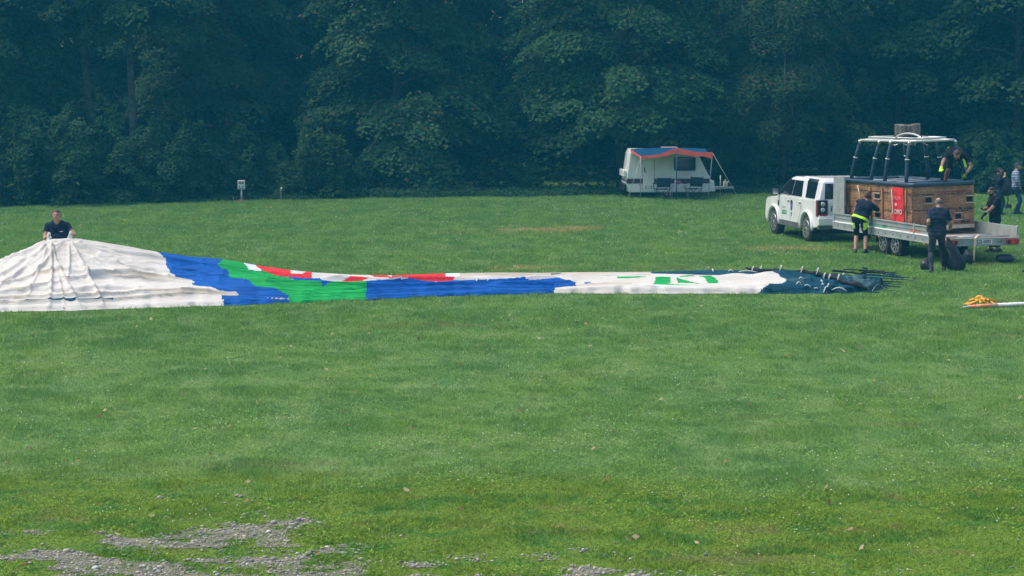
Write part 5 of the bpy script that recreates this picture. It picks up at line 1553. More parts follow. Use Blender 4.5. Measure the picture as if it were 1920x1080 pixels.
    paint('red', [(684, 514), (720, 514), (730, 519), (700, 518)])
    paint('red', [(733, 430), (733, 518), (731, 525.5), (850, 524.5), (855, 522), (848, 518), (834, 519), (832, 513), (832, 430)])
    paint('ice', [(832, 430), (834, 518), (856, 520), (860, 514), (860, 430)])
    paint('cream', [(850, 430), (860, 513), (860, 519), (1100, 519), (1220, 516), (1220, 430)])
    paint('white', [(860, 518), (1100, 517), (1290, 516), (1290, 519), (860, 522)])
    paint('blue', [(1095, 529), (1107, 528.5), (1107, 532.5), (1097, 533)])
    # navy along the far edge and the mouth end
    paint('navy', [(1218, 430), (1218, 511), (1225, 514), (1290, 517), (1320, 516), (1390, 515), (1457, 521), (1475, 526), (1474, 529), (1460, 533), (1446, 536), (1430, 544), (1412, 552), (1410, 600), (1800, 600), (1800, 430)])
    paint('cream', [(1075, 534), (1140, 529), (1200, 531), (1180, 536), (1100, 536)])
    # green lettering crumpled in the folds
    for poly in ([(1150, 520), (1216, 519), (1212, 523), (1160, 524)], [(1229, 524), (1256, 523), (1258, 530), (1225, 533)], [(1218, 534), (1232, 530), (1290, 532), (1320, 533), (1318, 535.5), (1222, 535)],
                 [(1272, 521), (1300, 519), (1304, 522), (1275, 523)], [(1268, 525), (1312, 529), (1310, 531), (1272, 529)], [(1310, 522), (1332, 520.5), (1340, 525), (1347, 528), (1345, 531), (1330, 531), (1322, 526)],
                 [(1048, 520), (1078, 520.5), (1084, 522.5), (1052, 523)], [(1105, 521), (1150, 521), (1140, 523)]):
        paint('green', poly, False)
    for poly in ([(1212, 536.5), (1216, 536.5), (1216, 541), (1211, 541)], [(1228, 537), (1233, 537), (1232, 541), (1228, 540)], [(1243, 537), (1249, 538), (1251, 541), (1246, 541)],
                 [(1200, 545), (1218, 546), (1222, 548), (1204, 547.5)], [(1236, 543.5), (1241, 544), (1240, 546.5), (1236, 546)], [(1033, 513), (1052, 512), (1050, 514), (1034, 515)], [(1238, 550), (1246, 550), (1246, 552.5), (1238, 552.5)]):
        paint('navy', poly, False)
    for poly in ([(1222, 538), (1228, 541), (1236, 543), (1246, 542), (1243, 538), (1236, 536)],): paint('ice', poly, False)
    # mouth end: charcoal net and slate cloth
    paint('charcoal', [(1396, 503), (1470, 505), (1560, 505), (1640, 505), (1700, 517), (1700, 524), (1640, 520), (1580, 520), (1540, 522), (1500, 516), (1450, 513)])
    paint('slate', [(1582, 519), (1600, 516), (1640, 528), (1660, 538), (1640, 547), (1600, 540), (1590, 530)])
    paint('slate', [(1470, 529), (1482, 523), (1520, 528), (1500, 531)])
    # dark hem peeping out under the lower flap, tan tape on two folds
    paint('navy', [(0, 568.5), (78, 567), (215, 563), (215, 564.5), (78, 569), (0, 570.5)], False)
    paint('cream', [(60, 519), (75, 509), (150, 507), (72, 515)], False)
    paint('cream', [(190, 517), (330, 521), (362, 528), (300, 527), (200, 521)], False)
    paint('cream', [(340, 551), (442, 546), (448, 549), (440, 554), (380, 556)], False)
    paint('green', [(200, 554), (210, 554.5), (207, 557), (199, 556)], False)
    paint('cream', [(485, 553), (540, 556), (541, 558), (490, 556)], False); paint('cream', [(655, 534), (700, 533), (703, 535), (660, 537)], False)
    for pts, A, w in cre[2:6]:  # tan stripes paint the shaded side of these folds into the white cloth
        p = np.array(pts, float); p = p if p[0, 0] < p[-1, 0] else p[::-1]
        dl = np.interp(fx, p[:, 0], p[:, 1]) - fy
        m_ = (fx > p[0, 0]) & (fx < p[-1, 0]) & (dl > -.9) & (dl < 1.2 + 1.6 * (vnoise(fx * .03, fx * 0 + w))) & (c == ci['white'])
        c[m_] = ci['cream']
    c[:, nf - 1 + 4:] = c[:, nf - 1 + 3][:, None]
    # split the cloth into its coloured panels
    nx, ny = fx.shape
    lab = np.full(c.shape, -1, int); comp = []
    cl = c.tolist()
    import collections
    for i in range(nx):
        for j in range(ny):
            if lab[i, j] >= 0: continue
            k = len(comp); col = cl[i][j]; q = collections.deque([(i, j)]); lab[i, j] = k; cells = []
            while q:
                a, b = q.popleft(); cells.append((a, b))
                for a2, b2 in ((a + 1, b), (a - 1, b), (a, b + 1), (a, b - 1)):
                    if 0 <= a2 < nx and 0 <= b2 < ny and lab[a2, b2] < 0 and cl[a2][b2] == col:
                        lab[a2, b2] = k; q.append((a2, b2))
            comp.append((col, cells))
    small = [k for k, (col, cells) in enumerate(comp) if len(cells) < 45]
    for k in small:
        i, j = comp[k][1][0]; t_ = lab[i - 1, j] if i > 0 else lab[i, j - 1]
        hops = 0
        while t_ in small and hops < 40: i = max(i - 1, 0); t_ = lab[i, j]; hops += 1
        if t_ in small: continue
        for a, b in comp[k][1]: lab[a, b] = t_
    V = np.stack([X, Y, Z + terrain(X, Y)], -1)
    W = V.shape[1]
    cen = Vector((float(X[400, 40]), float(Y[400, 40]), 0))
    T = thing('balloon_envelope', 'deflated white, blue and green balloon envelope spread in folds on the grass', 'balloon envelope', cen)
    def cloth(name, col, dirt=None, spec=.07):
        m = mat(name, col, .62, spec=spec, dirt=dirt, scale=1.3, bump=.25, bscale=28)
        t_ = m.node_tree; n = t_.nodes; L = t_.links
        tc = n.new('ShaderNodeTexCoord'); mp = n.new('ShaderNodeMapping'); mp.inputs['Scale'].default_value = (.55, 5.5, 7.0); mp.inputs['Rotation'].default_value = (0, 0, R(-5))
        L.new(tc.outputs['Object'], mp.inputs['Vector'])
        no = n.new('ShaderNodeTexNoise'); no.inputs['Scale'].default_value = 1.6; no.inputs['Detail'].default_value = 5; no.inputs['Roughness'].default_value = .6; no.inputs['Distortion'].default_value = .5
        L.new(mp.outputs['Vector'], no.inputs['Vector'])
        bp = n.new('ShaderNodeBump'); bp.inputs['Strength'].default_value = .55 if 'white' in name or 'cream' in name else .9; bp.inputs['Distance'].default_value = .06 if 'white' in name or 'cream' in name else .09
        L.new(no.outputs['Fac'], bp.inputs['Height']); L.new(bp.outputs['Normal'], n['Principled BSDF'].inputs['Normal'])
        return m
    CM = {'white': cloth('white nylon', (.55, .532, .495), (.47, .45, .41)), 'cream': cloth('cream and fold shade nylon', (.44, .405, .345), (.36, .325, .27)), 'blue': cloth('blue nylon', (.006, .088, .37), (.005, .068, .29)),
          'green': cloth('green nylon', (.012, .33, .075), (.010, .26, .06)), 'red': cloth('red nylon', (.62, .028, .035)), 'navy': cloth('navy nylon', (.009, .062, .100), (.007, .044, .072)),
          'charcoal': cloth('charcoal mesh', (.016, .026, .030), (.03, .036, .036)), 'slate': cloth('slate cloth', (.055, .125, .145), (.025, .065, .085)), 'ice': cloth('pale blue nylon', (.58, .66, .72))}
    word = {'cream': 'cream', 'ice': 'pale blue'}  # cream also takes in the fold shading painted under creases
    order = np.argsort(lab.ravel(), kind='stable'); sl = lab.ravel()[order]
    cuts = np.flatnonzero(np.diff(sl)) + 1
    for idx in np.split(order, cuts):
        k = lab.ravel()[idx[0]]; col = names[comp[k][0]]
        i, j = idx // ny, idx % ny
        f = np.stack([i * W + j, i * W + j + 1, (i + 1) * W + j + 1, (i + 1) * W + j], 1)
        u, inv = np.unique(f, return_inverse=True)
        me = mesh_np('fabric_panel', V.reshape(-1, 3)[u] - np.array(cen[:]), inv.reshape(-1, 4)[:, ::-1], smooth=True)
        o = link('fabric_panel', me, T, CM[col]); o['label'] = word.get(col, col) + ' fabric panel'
    ENV.update(PX=PX, PY=PY, V=V, cols=cols, yt=yt, T=T, cen=cen, CM=CM, nf=nf)
    def surf(x, y):
        i = int(np.clip(round((x + 200) / 1.9), 0, len(cols) - 1))
        col = PY[i, :nf]; j = int(np.argmin(np.abs(col - y)))
        return Vector(V[i, j].tolist())
    ENV['surf'] = surf
    # rolled charcoal net with pale tape loops
    path = [(1398, 507), (1427, 511.5), (1457, 513), (1482, 515.5), (1506, 517), (1531, 522.5), (1551, 527), (1572, 531), (1589, 535.5), (1606, 540), (1626, 546)]
    pts = [surf(x, y) - cen + Vector((0, 0, .05)) for x, y in path]
    fine = []
    for a, b in zip(pts[:-1], pts[1:]):
        for q in range(4): fine.append(a.lerp(b, q / 4))
    fine.append(pts[-1])
    rs = [.052 * (.75 + .6 * float(vnoise(i * .45, 3.3))) * min(1, .35 + i * .12, .35 + (len(fine) - i) * .12) for i in range(len(fine))]
    b = MB(); b.tube(fine, rs, 12)
    for i, p in enumerate(b.v):
        k = (vnoise(p[0] * 9 + p[2] * 6, p[1] * 9 + p[2] * 11) - .5) * .045; b.v[i] = (p[0], p[1] + float(k), p[2] + float(k))
    b.build('rolled_net', CM['charcoal'], T)
    tape = mat('pale tape', (.60, .60, .56), .6)
    for x, y, r in ((1407, 509, .075), (1420, 509.5, .10), (1457, 512, .115), (1497, 515.5, .115), (1527, 521, .10), (1541, 525, .09), (1549, 527, .09), (1567, 530, .09)):
        c0 = surf(x, y + 1) - cen + Vector((0, -.02, .03)); b = MB()
        b.tube([c0 + Vector((.25 * r + .55 * r * math.sin(a) , -r * .75 * math.cos(a) , r * 1.3 * math.sin(a) )) for a in np.linspace(-.1, PI * .92, 9)], .010, 6); b.build('tape_loop', tape, T)
    for x0, y0, x1, y1, hgt in ((1493, 536, 1503, 534.5, .06), (1509, 541, 1520, 541.5, .04), (1527, 543.5, 1533, 545, .02), (1545, 550, 1550, 542, .03), (1551, 541, 1556, 533.5, .05), (1560, 546, 1588, 548, .07), (1540, 536.5, 1545, 537, .03), (1538, 531, 1543, 532, .03), (1635, 549, 1668, 545.5, .09), (1498, 529, 1505, 529.5, .03),
                                (1336, 507.5, 1338, 512, .03), (1366, 512, 1376, 512, .03), (1384, 512.5, 1420, 513, .03), (1580, 519, 1585, 516, .03), (1585, 533, 1590, 533, .04), (920, 527, 914, 530, .02), (812, 531, 825, 528.5, .03), (842, 528, 845, 526.5, .02), (893, 531, 899, 528, .02), (545, 527, 552, 526, .02), (566, 526.5, 577, 527.5, .02)):
        p, q = surf(x0, y0) - cen, surf(x1, y1) - cen; b = MB()
        b.tube([p.lerp(q, k / 6) + Vector((0, 0, .02 + hgt * math.sin(PI * k / 6))) for k in range(7)], .012, 5); b.build('load_tape', tape, T)
    g = np.random.default_rng(17)
    for x0, y0, x1, y1, r, m in ((1610, 528, 1672, 524, .05, 'slate'), (1610, 540, 1664, 543, .05, 'slate'), (1620, 534, 1690, 541, .035, 'navy'), (1615, 518, 1684, 512, .035, 'charcoal'), (1600, 546, 1650, 551, .03, 'navy'), (1625, 522, 1704, 522, .03, 'navy'), (1622, 530, 1700, 533, .03, 'charcoal'), (1610, 514, 1660, 509, .03, 'charcoal'), (1620, 510, 1625, 505, .035, 'navy'), (1580, 512, 1622, 507, .02, 'navy'), (1650, 516, 1692, 515, .018, 'charcoal'), (1670, 527, 1724, 528, .02, 'slate'), (1660, 533, 1716, 530, .014, 'charcoal'), (1650, 545, 1677, 548, .02, 'navy'), (1640, 538, 1690, 534, .025, 'navy'), (1668, 520, 1690, 523, .05, 'navy'), (1640, 515, 1690, 520, .04, 'charcoal'), (1600, 524, 1655, 530, .05, 'slate'), (1560, 515, 1640, 517, .04, 'charcoal')):
        n = 9; p = ground_at(x0, y0); q = ground_at(x1, y1); zz = surf(min(x0, 1650), y0).z
        pts = [p.lerp(q, k / (n - 1)) + Vector((g.normal(0, .02), g.normal(0, .05), max(r * .9, zz * .45 * (1 - k / (n - 1)) + .02))) - cen for k in range(n)]
        b = MB(); b.tube(pts, [r * .9 * (1.1 - .7 * k / (n - 1)) * g.uniform(.8, 1.2) for k in range(n)], 7); b.v = [(x_, y_, max(.01 - 0, z_ * .8)) for x_, y_, z_ in b.v]; b.build('cloth_strand', CM[m], T)
envelope()
# ------------------------------------------------------------------ people
SKIN = mat('skin', (.42, .235, .165), .55, spec=.3, var=.12, scale=10)
SKINT = mat('tanned skin', (.34, .185, .125), .55, spec=.3, var=.12, scale=10)
NAVYC = mat('navy cotton', (.012, .020, .042), .85, spec=.1, var=.35, scale=9)
BLACKC = mat('black cotton', (.012, .015, .022), .85, spec=.1, var=.35, scale=9)
WORKC = mat('dark work trousers', (.020, .028, .038), .85, spec=.1, var=.45, scale=7)
JEANS = mat('blue jeans', (.030, .062, .105), .85, spec=.1, var=.4, scale=8)
HIVIS = mat('yellow green trim', (.52, .95, .02), .6)
SHOE = mat('dark shoe', (.018, .018, .02), .6, var=.4)
SOLE = mat('white sole', (.6, .61, .6), .6)
HAIRD = mat('dark brown hair', (.018, .012, .009), .7, var=.4, scale=40)
HAIRB = mat('brown hair', (.065, .034, .022), .7, var=.4, scale=40)
HAIRG = mat('short grey hair', (.12, .105, .09), .8, var=.4, scale=40)
GLOVEW = mat('white work glove', (.52, .50, .45), .85, var=.25, scale=12)
DARKEYE = mat('eye', (.01, .008, .008), .3)
LIPS = mat('lips', (.26, .10, .08), .6)

def stripes_mat():
    m = bpy.data.materials.new('blue white striped knit'); t = nt(m); n = t.nodes; L = t.links
    tc = n.new('ShaderNodeTexCoord'); w = n.new('ShaderNodeTexWave'); w.bands_direction = 'Z'; w.inputs['Scale'].default_value = 5.6; w.inputs['Distortion'].default_value = .35
    L.new(tc.outputs['Object'], w.inputs['Vector'])
    cr = n.new('ShaderNodeValToRGB'); E = cr.color_ramp.elements; E[0].color = (.05, .085, .17, 1); E[1].color = (.30, .33, .42, 1); E[0].position = .42; E[1].position = .58
    L.new(w.outputs['Fac'], cr.inputs['Fac']); L.new(cr.outputs['Color'], n['Principled BSDF'].inputs['Base Color']); n['Principled BSDF'].inputs['Roughness'].default_value = .85
    return m

class Body:
    def __init__(s):
        s.caps = []; s.mb = MB()
    def cap(s, a, b, ra, rb, lab, n=12):
        a, b = Vector(a), Vector(b)
        s.caps.append((np.array(a), np.array(b), ra, rb, lab))
        d = b - a; L = d.length
        d = d / L if L > 1e-6 else Vector((0, 0, 1))
        u = Vector((1, 0, 0)) if abs(d.x) < .8 else Vector((0, 1, 0)); x = d.cross(u).normalized(); y = d.cross(x)
        rings = [(a - d * ra * math.cos(t), ra * math.sin(t)) for t in (.35, .85, 1.571)] + [(b + d * rb * math.cos(t), rb * math.sin(t)) for t in (1.571, .85, .35)]
        vs = []
        for c, r in rings:
            for k in range(n):
                q = 2 * PI * k / n; vs.append(c + (x * math.cos(q) + y * math.sin(q)) * r)
        vs += [a - d * ra, b + d * rb]; A, B = len(vs) - 2, len(vs) - 1; m = len(rings)
        fs = [(i * n + k, i * n + (k + 1) % n, (i + 1) * n + (k + 1) % n, (i + 1) * n + k) for i in range(m - 1) for k in range(n)]
        fs += [(A, (k + 1) % n, k) for k in range(n)] + [(B, (m - 1) * n + k, (m - 1) * n + (k + 1) % n) for k in range(n)]
        s.mb.add(vs, fs)
    def ell(s, c, r, M, lab):
        c = Vector(c); mb = MB(); mb.ball((0, 0, 0), r, 16, 10)
        s.mb.add([c + M @ Vector(p) for p in mb.v], mb.f)
        # stand-in for labelling
        s.caps.append((np.array(c), np.array(c) + 1e-4, max(r), max(r), lab))

def ik(a, c, l1, l2, hint):
    a, c = Vector(a), Vector(c); d = c - a; L = d.length
    if L > (l1 + l2) * .995: c = a + d.normalized() * (l1 + l2) * .995; d = c - a; L = d.length
    u = d.normalized(); x = (L * L + l1 * l1 - l2 * l2) / (2 * L); h = math.sqrt(max(0, l1 * l1 - x * x))
    p = Vector(hint); p = p - u * p.dot(u); p = p.normalized() if p.length > 1e-5 else Vector((0, 0, 1))
    return a + u * x + p * h, c

def person(label, face, pelvis, neck, hands, feet, look=None, k=1.0, shirt=NAVYC, sleeve=.60, pants=WORKC, hem=1.0, skin=SKIN, hair=HAIRD, hair_style='short', beard=None,
           gloves=(None, None), fat=1.0, toes=None, elbow_hint=None, knee_hint=None, twist=0.0, longsleeve=False, shoe=SHOE, trim=None, grip=(1, 1), female=False, width=1.0, extras=None, tuck=.04):
    """face: yaw of the facing direction (0 looks along +Y); every position is in world metres; hands, feet = (left, right) targets for wrist and ankle"""
    pelvis, neck = Vector(pelvis), Vector(neck)
    F = Vector((-math.sin(face), math.cos(face), 0)); Rt = Vector((math.cos(face), math.sin(face), 0))
    base = Vector((pelvis.x, pelvis.y, 0)); base.z = tz(pelvis.x, pelvis.y)
    if pelvis.z > 1.5: base.z = pelvis.z - .9
    T = thing('person', label, 'person', base, 0)
    o = lambda p: Vector(p) - base
    P, N = o(pelvis), o(neck)
    up = (N - P).normalized(); slen = (N - P).length
    R2 = (Matrix.Rotation(twist, 3, up) @ Rt)
    R2 = (R2 - up * R2.dot(up)).normalized(); Fr = up.cross(R2).normalized()     # chest front
    if Fr.dot(F) < 0 and abs(up.z) > .2: Fr = -Fr
    B = Body()
    sh_w, hip_w = .185 * k * width * (.9 if female else 1), .088 * k * (1.08 if female else 1)
    # trunk: a stack of flattened cross sections
    for t, hw, r in ((-.03, .085, .112), (.10, .085, .112), (.24, .075, .106 * fat), (.38, .078, .106 * fat), (.52, .088, .110), (.66, .100, .113), (.80, .108, .105), (.90, .122, .080), (.965, .080, .066)):
        c = P + up * slen * t; ax = Rt.lerp(R2, max(0, min(1, t))).normalized(); off = Fr * (.018 * (fat - 1) * 8 if .15 < t < .5 else .0) - Fr * (.012 if t > .6 else 0)
        lab = 'pants' if t < tuck else 'shirt'
        w_ = hw * k * width * (.9 if female and .2 < t < .6 else 1)
        B.cap(c - ax * w_ + off, c + ax * w_ + off, r * k, r * k, lab)
    # head
    look = Vector(look) if look is not None else F
    look = look.normalized()
    Hn = N + (up * .6 + Vector((0, 0, .4)) + look * .25).normalized() * .075 * k
    k0_, k = k, k * 1.06
    hu = (Vector((0, 0, 1)) - look * look.z); hu = (hu + up * .3); hu = (hu - look * hu.dot(look)).normalized()
    hr = look.cross(hu).normalized()
    Hc = Hn + hu * .095 * k + look * .028 * k
    M = Matrix((hr, look, hu)).transposed()
    B.cap(N - up * .03, Hn + hu * .02, .060 * k, .054 * k, 'skin')
    B.ell(Hc, (.076 * k, .097 * k, .110 * k), M, 'head')
    def hp(x, y, z): return Hc + (hr * x + look * y + hu * z) * k
    B.cap(hp(0, .040, -.062), hp(0, .055, -.088), .052 * k, .034 * k, 'head')       # jaw and chin
    B.cap(hp(-.03, .05, -.05), hp(.03, .05, -.05), .040 * k, .040 * k, 'head')
    B.cap(hp(0, .094, .018), hp(0, .110, -.022), .011 * k, .017 * k, 'head', 8)      # nose
    B.cap(hp(-.035, .083, .030), hp(.035, .083, .030), .016 * k, .016 * k, 'head', 8)  # brow
    for s in (-1, 1): B.cap(hp(s * .077, -.005, .015), hp(s * .080, -.012, -.028), .017 * k, .012 * k, 'head', 8)
    k = k0_
    # arms
    S = N - up * .055 * k
    wr = []
    for i, s in enumerate((-1, 1)):
        sh = S + R2 * s * sh_w
        h = o(hands[i]); eh = Vector(elbow_hint[i]) if elbow_hint else (R2 * s * .6 - Fr * .5 - Vector((0, 0, .5)))
        el, w = ik(sh, h, .30 * k, .26 * k, eh)
        cut = sh.lerp(el, sleeve); ra, rb, rc = .060 * k, .045 * k, .031 * k
        B.cap(S + R2 * s * sh_w * .6, sh, .068 * k, .062 * k, 'shirt')
        B.cap(sh, cut, ra, ra + (rb - ra) * sleeve, 'shirt')
        sk = 'shirt' if longsleeve else 'skin'
        B.cap(cut, el, ra + (rb - ra) * sleeve, rb, sk); B.cap(el, el.lerp(w, .35), rb, rb * .98, sk); B.cap(el.lerp(w, .35), w, rb * .98, rc, sk)
        gl = ('glove%d' % i) if gloves[i] is not None else 'skin'
        d = (w - el).normalized()
        if grip[i] == 2: d = Vector((0, -.45, -.8)).normalized()
        pn = d.cross(R2 * s); pn = pn.normalized() if pn.length > .1 else Fr
        ax = pn.cross(d).normalized()
        if gl != 'skin': B.cap(w - d * .035, w, rc * 1.15, rc * 1.15, gl)
        for q in (-1, 0, 1): B.cap(w + ax * q * .020 * k, w + d * .085 * k + ax * q * .026 * k, .017 * k, .0155 * k, gl, 8)
        cu = .55 if grip[i] else .2
        for q, L in ((-1.5, .062), (-.5, .072), (.5, .070), (1.5, .055)):
            k0 = w + d * .088 * k + ax * q * .0185 * k
            d1 = (d - pn * cu * .8).normalized(); k1 = k0 + d1 * L * .55 * k
            d2 = (d - pn * cu * 2.4).normalized(); k2 = k1 + d2 * L * .6 * k
            B.cap(k0, k1, .0105 * k, .0098 * k, gl, 7); B.cap(k1, k2, .0098 * k, .0085 * k, gl, 7)
        th = w + d * .025 * k + ax * (-s) * .022 * k * (1 if ax.dot(R2) > 0 else -1)
        t1 = th + (d * .6 + ax * (-s) * (1 if ax.dot(R2) > 0 else -1) * .7 - pn * .3).normalized() * .045 * k
        B.cap(th, t1, .0135 * k, .0115 * k, gl, 7); B.cap(t1, t1 + (d - pn * .5).normalized() * .032 * k, .0115 * k, .0095 * k, gl, 7)
        wr.append((w, d, ax, pn))
    # legs
    ank = []
    for i, s in enumerate((-1, 1)):
        hp_ = P + Rt * s * hip_w - Vector((0, 0, .03)); a = o(feet[i])
        kh = Vector(knee_hint[i]) if knee_hint else F + Rt * s * .12
        kn, a = ik(hp_, a, .445 * k, .43 * k, kh)
        r0, r1, r2, r3 = .090 * k, .060 * k, .056 * k, .040 * k
        def seg(p, q, ra, rb, f0, f1):
            # f along the leg: 0 hip, .5 knee, 1 ankle
            if hem >= f1: B.cap(p, q, ra, rb, 'pants')
            elif hem <= f0: B.cap(p, q, ra, rb, 'skin')
            else:
                t = (hem - f0) / (f1 - f0); m_ = p.lerp(q, t); rm = ra + (rb - ra) * t
                B.cap(p, m_, ra, rm, 'pants'); B.cap(m_, q, rm, rb, 'skin')
        seg(hp_, kn, r0, r1, 0, .5)
        cal = kn.lerp(a, .32) - F * .012
        seg(kn, cal, r1, r2 * 1.04, .5, .66); seg(cal, a, r2 * 1.04, r3, .66, 1.0)
        tv = Vector(toes[i]).normalized() if toes else (F + Rt * s * .18).normalized()
        zz = Vector((0, 0, -1)) if abs(tv.z) < .6 else Vector((0, 0, 0))
        heel = a - tv * .045 * k + zz * .035 * k; ball_ = a + tv * .125 * k + zz * .052 * k; tip = a + tv * .185 * k + zz * .054 * k
        B.cap(a + zz * .01, heel, .046 * k, .044 * k, 'shoe'); B.cap(heel, ball_, .044 * k, .040 * k, 'shoe'); B.cap(a, ball_, .044 * k, .036 * k, 'shoe'); B.cap(ball_ - tv.cross(Vector((0, 0, 1))) * .012, tip, .038 * k, .030 * k, 'shoe')
        ank.append((a, tv, heel, tip))
    # fuse to one skin
    raw = B.mb.mesh('body_raw', fix=False)
    tmp = bpy.data.objects.new('body_raw', raw); COL.objects.link(tmp)
    md = tmp.modifiers.new('r', 'REMESH'); md.mode = 'VOXEL'; md.voxel_size = .0085
    sm = tmp.modifiers.new('s', 'SMOOTH'); sm.factor = .5; sm.iterations = 3
    dg = bpy.context.evaluated_depsgraph_get()
    me = bpy.data.meshes.new_from_object(tmp.evaluated_get(dg))
    bpy.data.objects.remove(tmp); bpy.data.meshes.remove(raw)
    me.name = 'body'; me.materials.clear()
    me.polygons.foreach_set('use_smooth', np.ones(len(me.polygons), bool))
    nv = len(me.vertices); co = np.empty(nv * 3, np.float32); me.vertices.foreach_get('co', co); co = co.reshape(-1, 3)
    no = np.empty(nv * 3, np.float32); me.vertex_normals.foreach_get('vector', no); no = no.reshape(-1, 3)
    nl = len(me.loops); li = np.empty(nl, np.int32); me.loops.foreach_get('vertex_index', li)
    lt = np.empty(len(me.polygons), np.int32); me.polygons.foreach_get('loop_total', lt)
    quads = bool((lt == 4).all())
    labs = sorted({c[4] for c in B.caps}); best = np.full(nv, 1e9); who = np.zeros(nv, int)
    for a, b, ra, rb, lab in B.caps:
        ab = b - a; tt = np.clip(((co - a) @ ab) / max(1e-9, ab @ ab), 0, 1)
        dd = np.linalg.norm(co - (a + tt[:, None] * ab), axis=1) - (ra + (rb - ra) * tt)
        m_ = dd < best; best[m_] = dd[m_]; who[m_] = labs.index(lab)
    body = link('body', me, T, skin)
    fq = li.reshape(-1, 4) if quads else None
    def extract(name, sel_v, m, off, seed=0, wrinkle=.0):
        f = fq[sel_v[fq].sum(1) >= 2]
        if len(f) == 0: return None
        u, inv = np.unique(f, return_inverse=True)
        w_ = (fbm(co[u, 0] * 14 + co[u, 2] * 5 + seed, co[u, 2] * 11 + co[u, 1] * 9, 3) - .5) * wrinkle
        v = co[u] + no[u] * (off + w_)[:, None] if np.ndim(w_) else co[u] + no[u] * off
        return link(name, mesh_np(name, v, inv.reshape(-1, 4), smooth=True), T, m)
    L_ = lambda n_: who == (labs.index(n_) if n_ in labs else -1)
    sh = extract('shirt', L_('shirt'), shirt, .011, 1, .022)
    pa = extract('shorts' if hem < .7 else 'trousers', L_('pants'), pants, .013, 2, .022)
    so = extract('shoes', L_('shoe'), shoe, .006, 3, .004)
    for i in (0, 1):
        if gloves[i] is not None: extract('glove', L_('glove%d' % i), gloves[i], .004, 4, .003)
    # hair, in head coordinates
    q = co - np.array(Hc); hx, hy, hz = q @ np.array(hr) / k, q @ np.array(look) / k, q @ np.array(hu) / k
    hd = L_('head')
    if hair_style == 'short': sel = hd & ((hz > .052 - .35 * np.clip(hy - .02, -.2, .05) * 0 ) & (hy < .075) | (hy < -.012) & (hz > -.055)) & ~((hy > .05) & (hz < .07))
    elif hair_style == 'bald': sel = hd & (hz < .050) & (hz > -.055) & (hy < .015)
    elif hair_style == 'tied': sel = hd & ((hz > .045) & (hy < .072) | (hy < -.005) & (hz > -.06)) & ~((hy > .045) & (hz < .072))
    else: sel = np.zeros(nv, bool)
    if sel.any(): extract('hair', sel, hair, .010 if hair_style == 'short' else (.004 if hair_style == 'bald' else .008), 5, .014)
    if beard is not None:
        extract('beard', hd & (hz < -.046) & (hy > .015) & ~((hz > -.066) & (hy > .085) & (np.abs(hx) < .02)), beard, .007, 6, .008)
    for s in (-1, 1):
        b = MB(); b.ball(hp(s * .030, .090, .010), .0095 * k, 8, 5); b.build('eye', DARKEYE, T)
        b = MB(); b.bar(hp(s * .014, .098, .034), hp(s * .046, .088, .036), .008, .008); b.build('eyebrow', hair if hair_style != 'bald' else HAIRG, T)
    b = MB(); b.bar(hp(-.022, .092, -.056), hp(.022, .092, -.056), .009, .008); b.build('mouth', LIPS, T)
    if hair_style == 'tied':
        b = MB(); b.tube([hp(0, -.09, .04), hp(0, -.125, .02), hp(0, -.12, -.06), hp(0, -.10, -.12)], [.03, .035, .028, .008], 8); b.build('ponytail', hair, T)
    return dict(T=T, hp=hp, wr=wr, ank=ank, P=P, N=N, up=up, R=R2, F=Fr, Rt=Rt, base=base, Hc=Hc, hr=hr, look=look, hu=hu, co=co, no=no, who=who, labs=labs, fq=fq, k=k, extract=extract, L=L_)

def gz(px, py, h=0.0):
    p = ground_at(px, py); return Vector((p.x, p.y, tz(p.x, p.y) + h))

# --- man holding up the envelope
def man_left():
    y = 41.5
    h1 = at_depth(92, 444, 41.05); h2 = at_depth(131, 442, 41.05)
    nk = at_depth(107.5, 418, 41.42); gp = Vector((X_at(110, 41.5), 41.5, 0))
    look = Vector((.05, -1, -.02))
    r = person('man in a navy T-shirt and white gloves holding up the edge of the white envelope', PI + .05, (nk.x + .01, 41.45, .93), nk, (h2 + Vector((.02, 0, .03)), h1 + Vector((0, 0, .03))),
               (Vector((gp.x + .14, 41.55, .085)), Vector((gp.x - .12, 41.5, .085))), look=look, k=1.02, hair=HAIRB, gloves=(GLOVEW, GLOVEW), fat=1.25, width=1.08, grip=(2, 2),
               sleeve=.48, elbow_hint=(Vector((.4, .45, -.45)), Vector((-.4, .45, -.45))))
    b = MB(); c = r['N'] - r['up'] * .17 + r['F'] * .128 + Vector((.10, 0, 0)); b.box(c, (.07, .006, .012)); b.build('chest_print', PLATE, r['T'])
man_left()

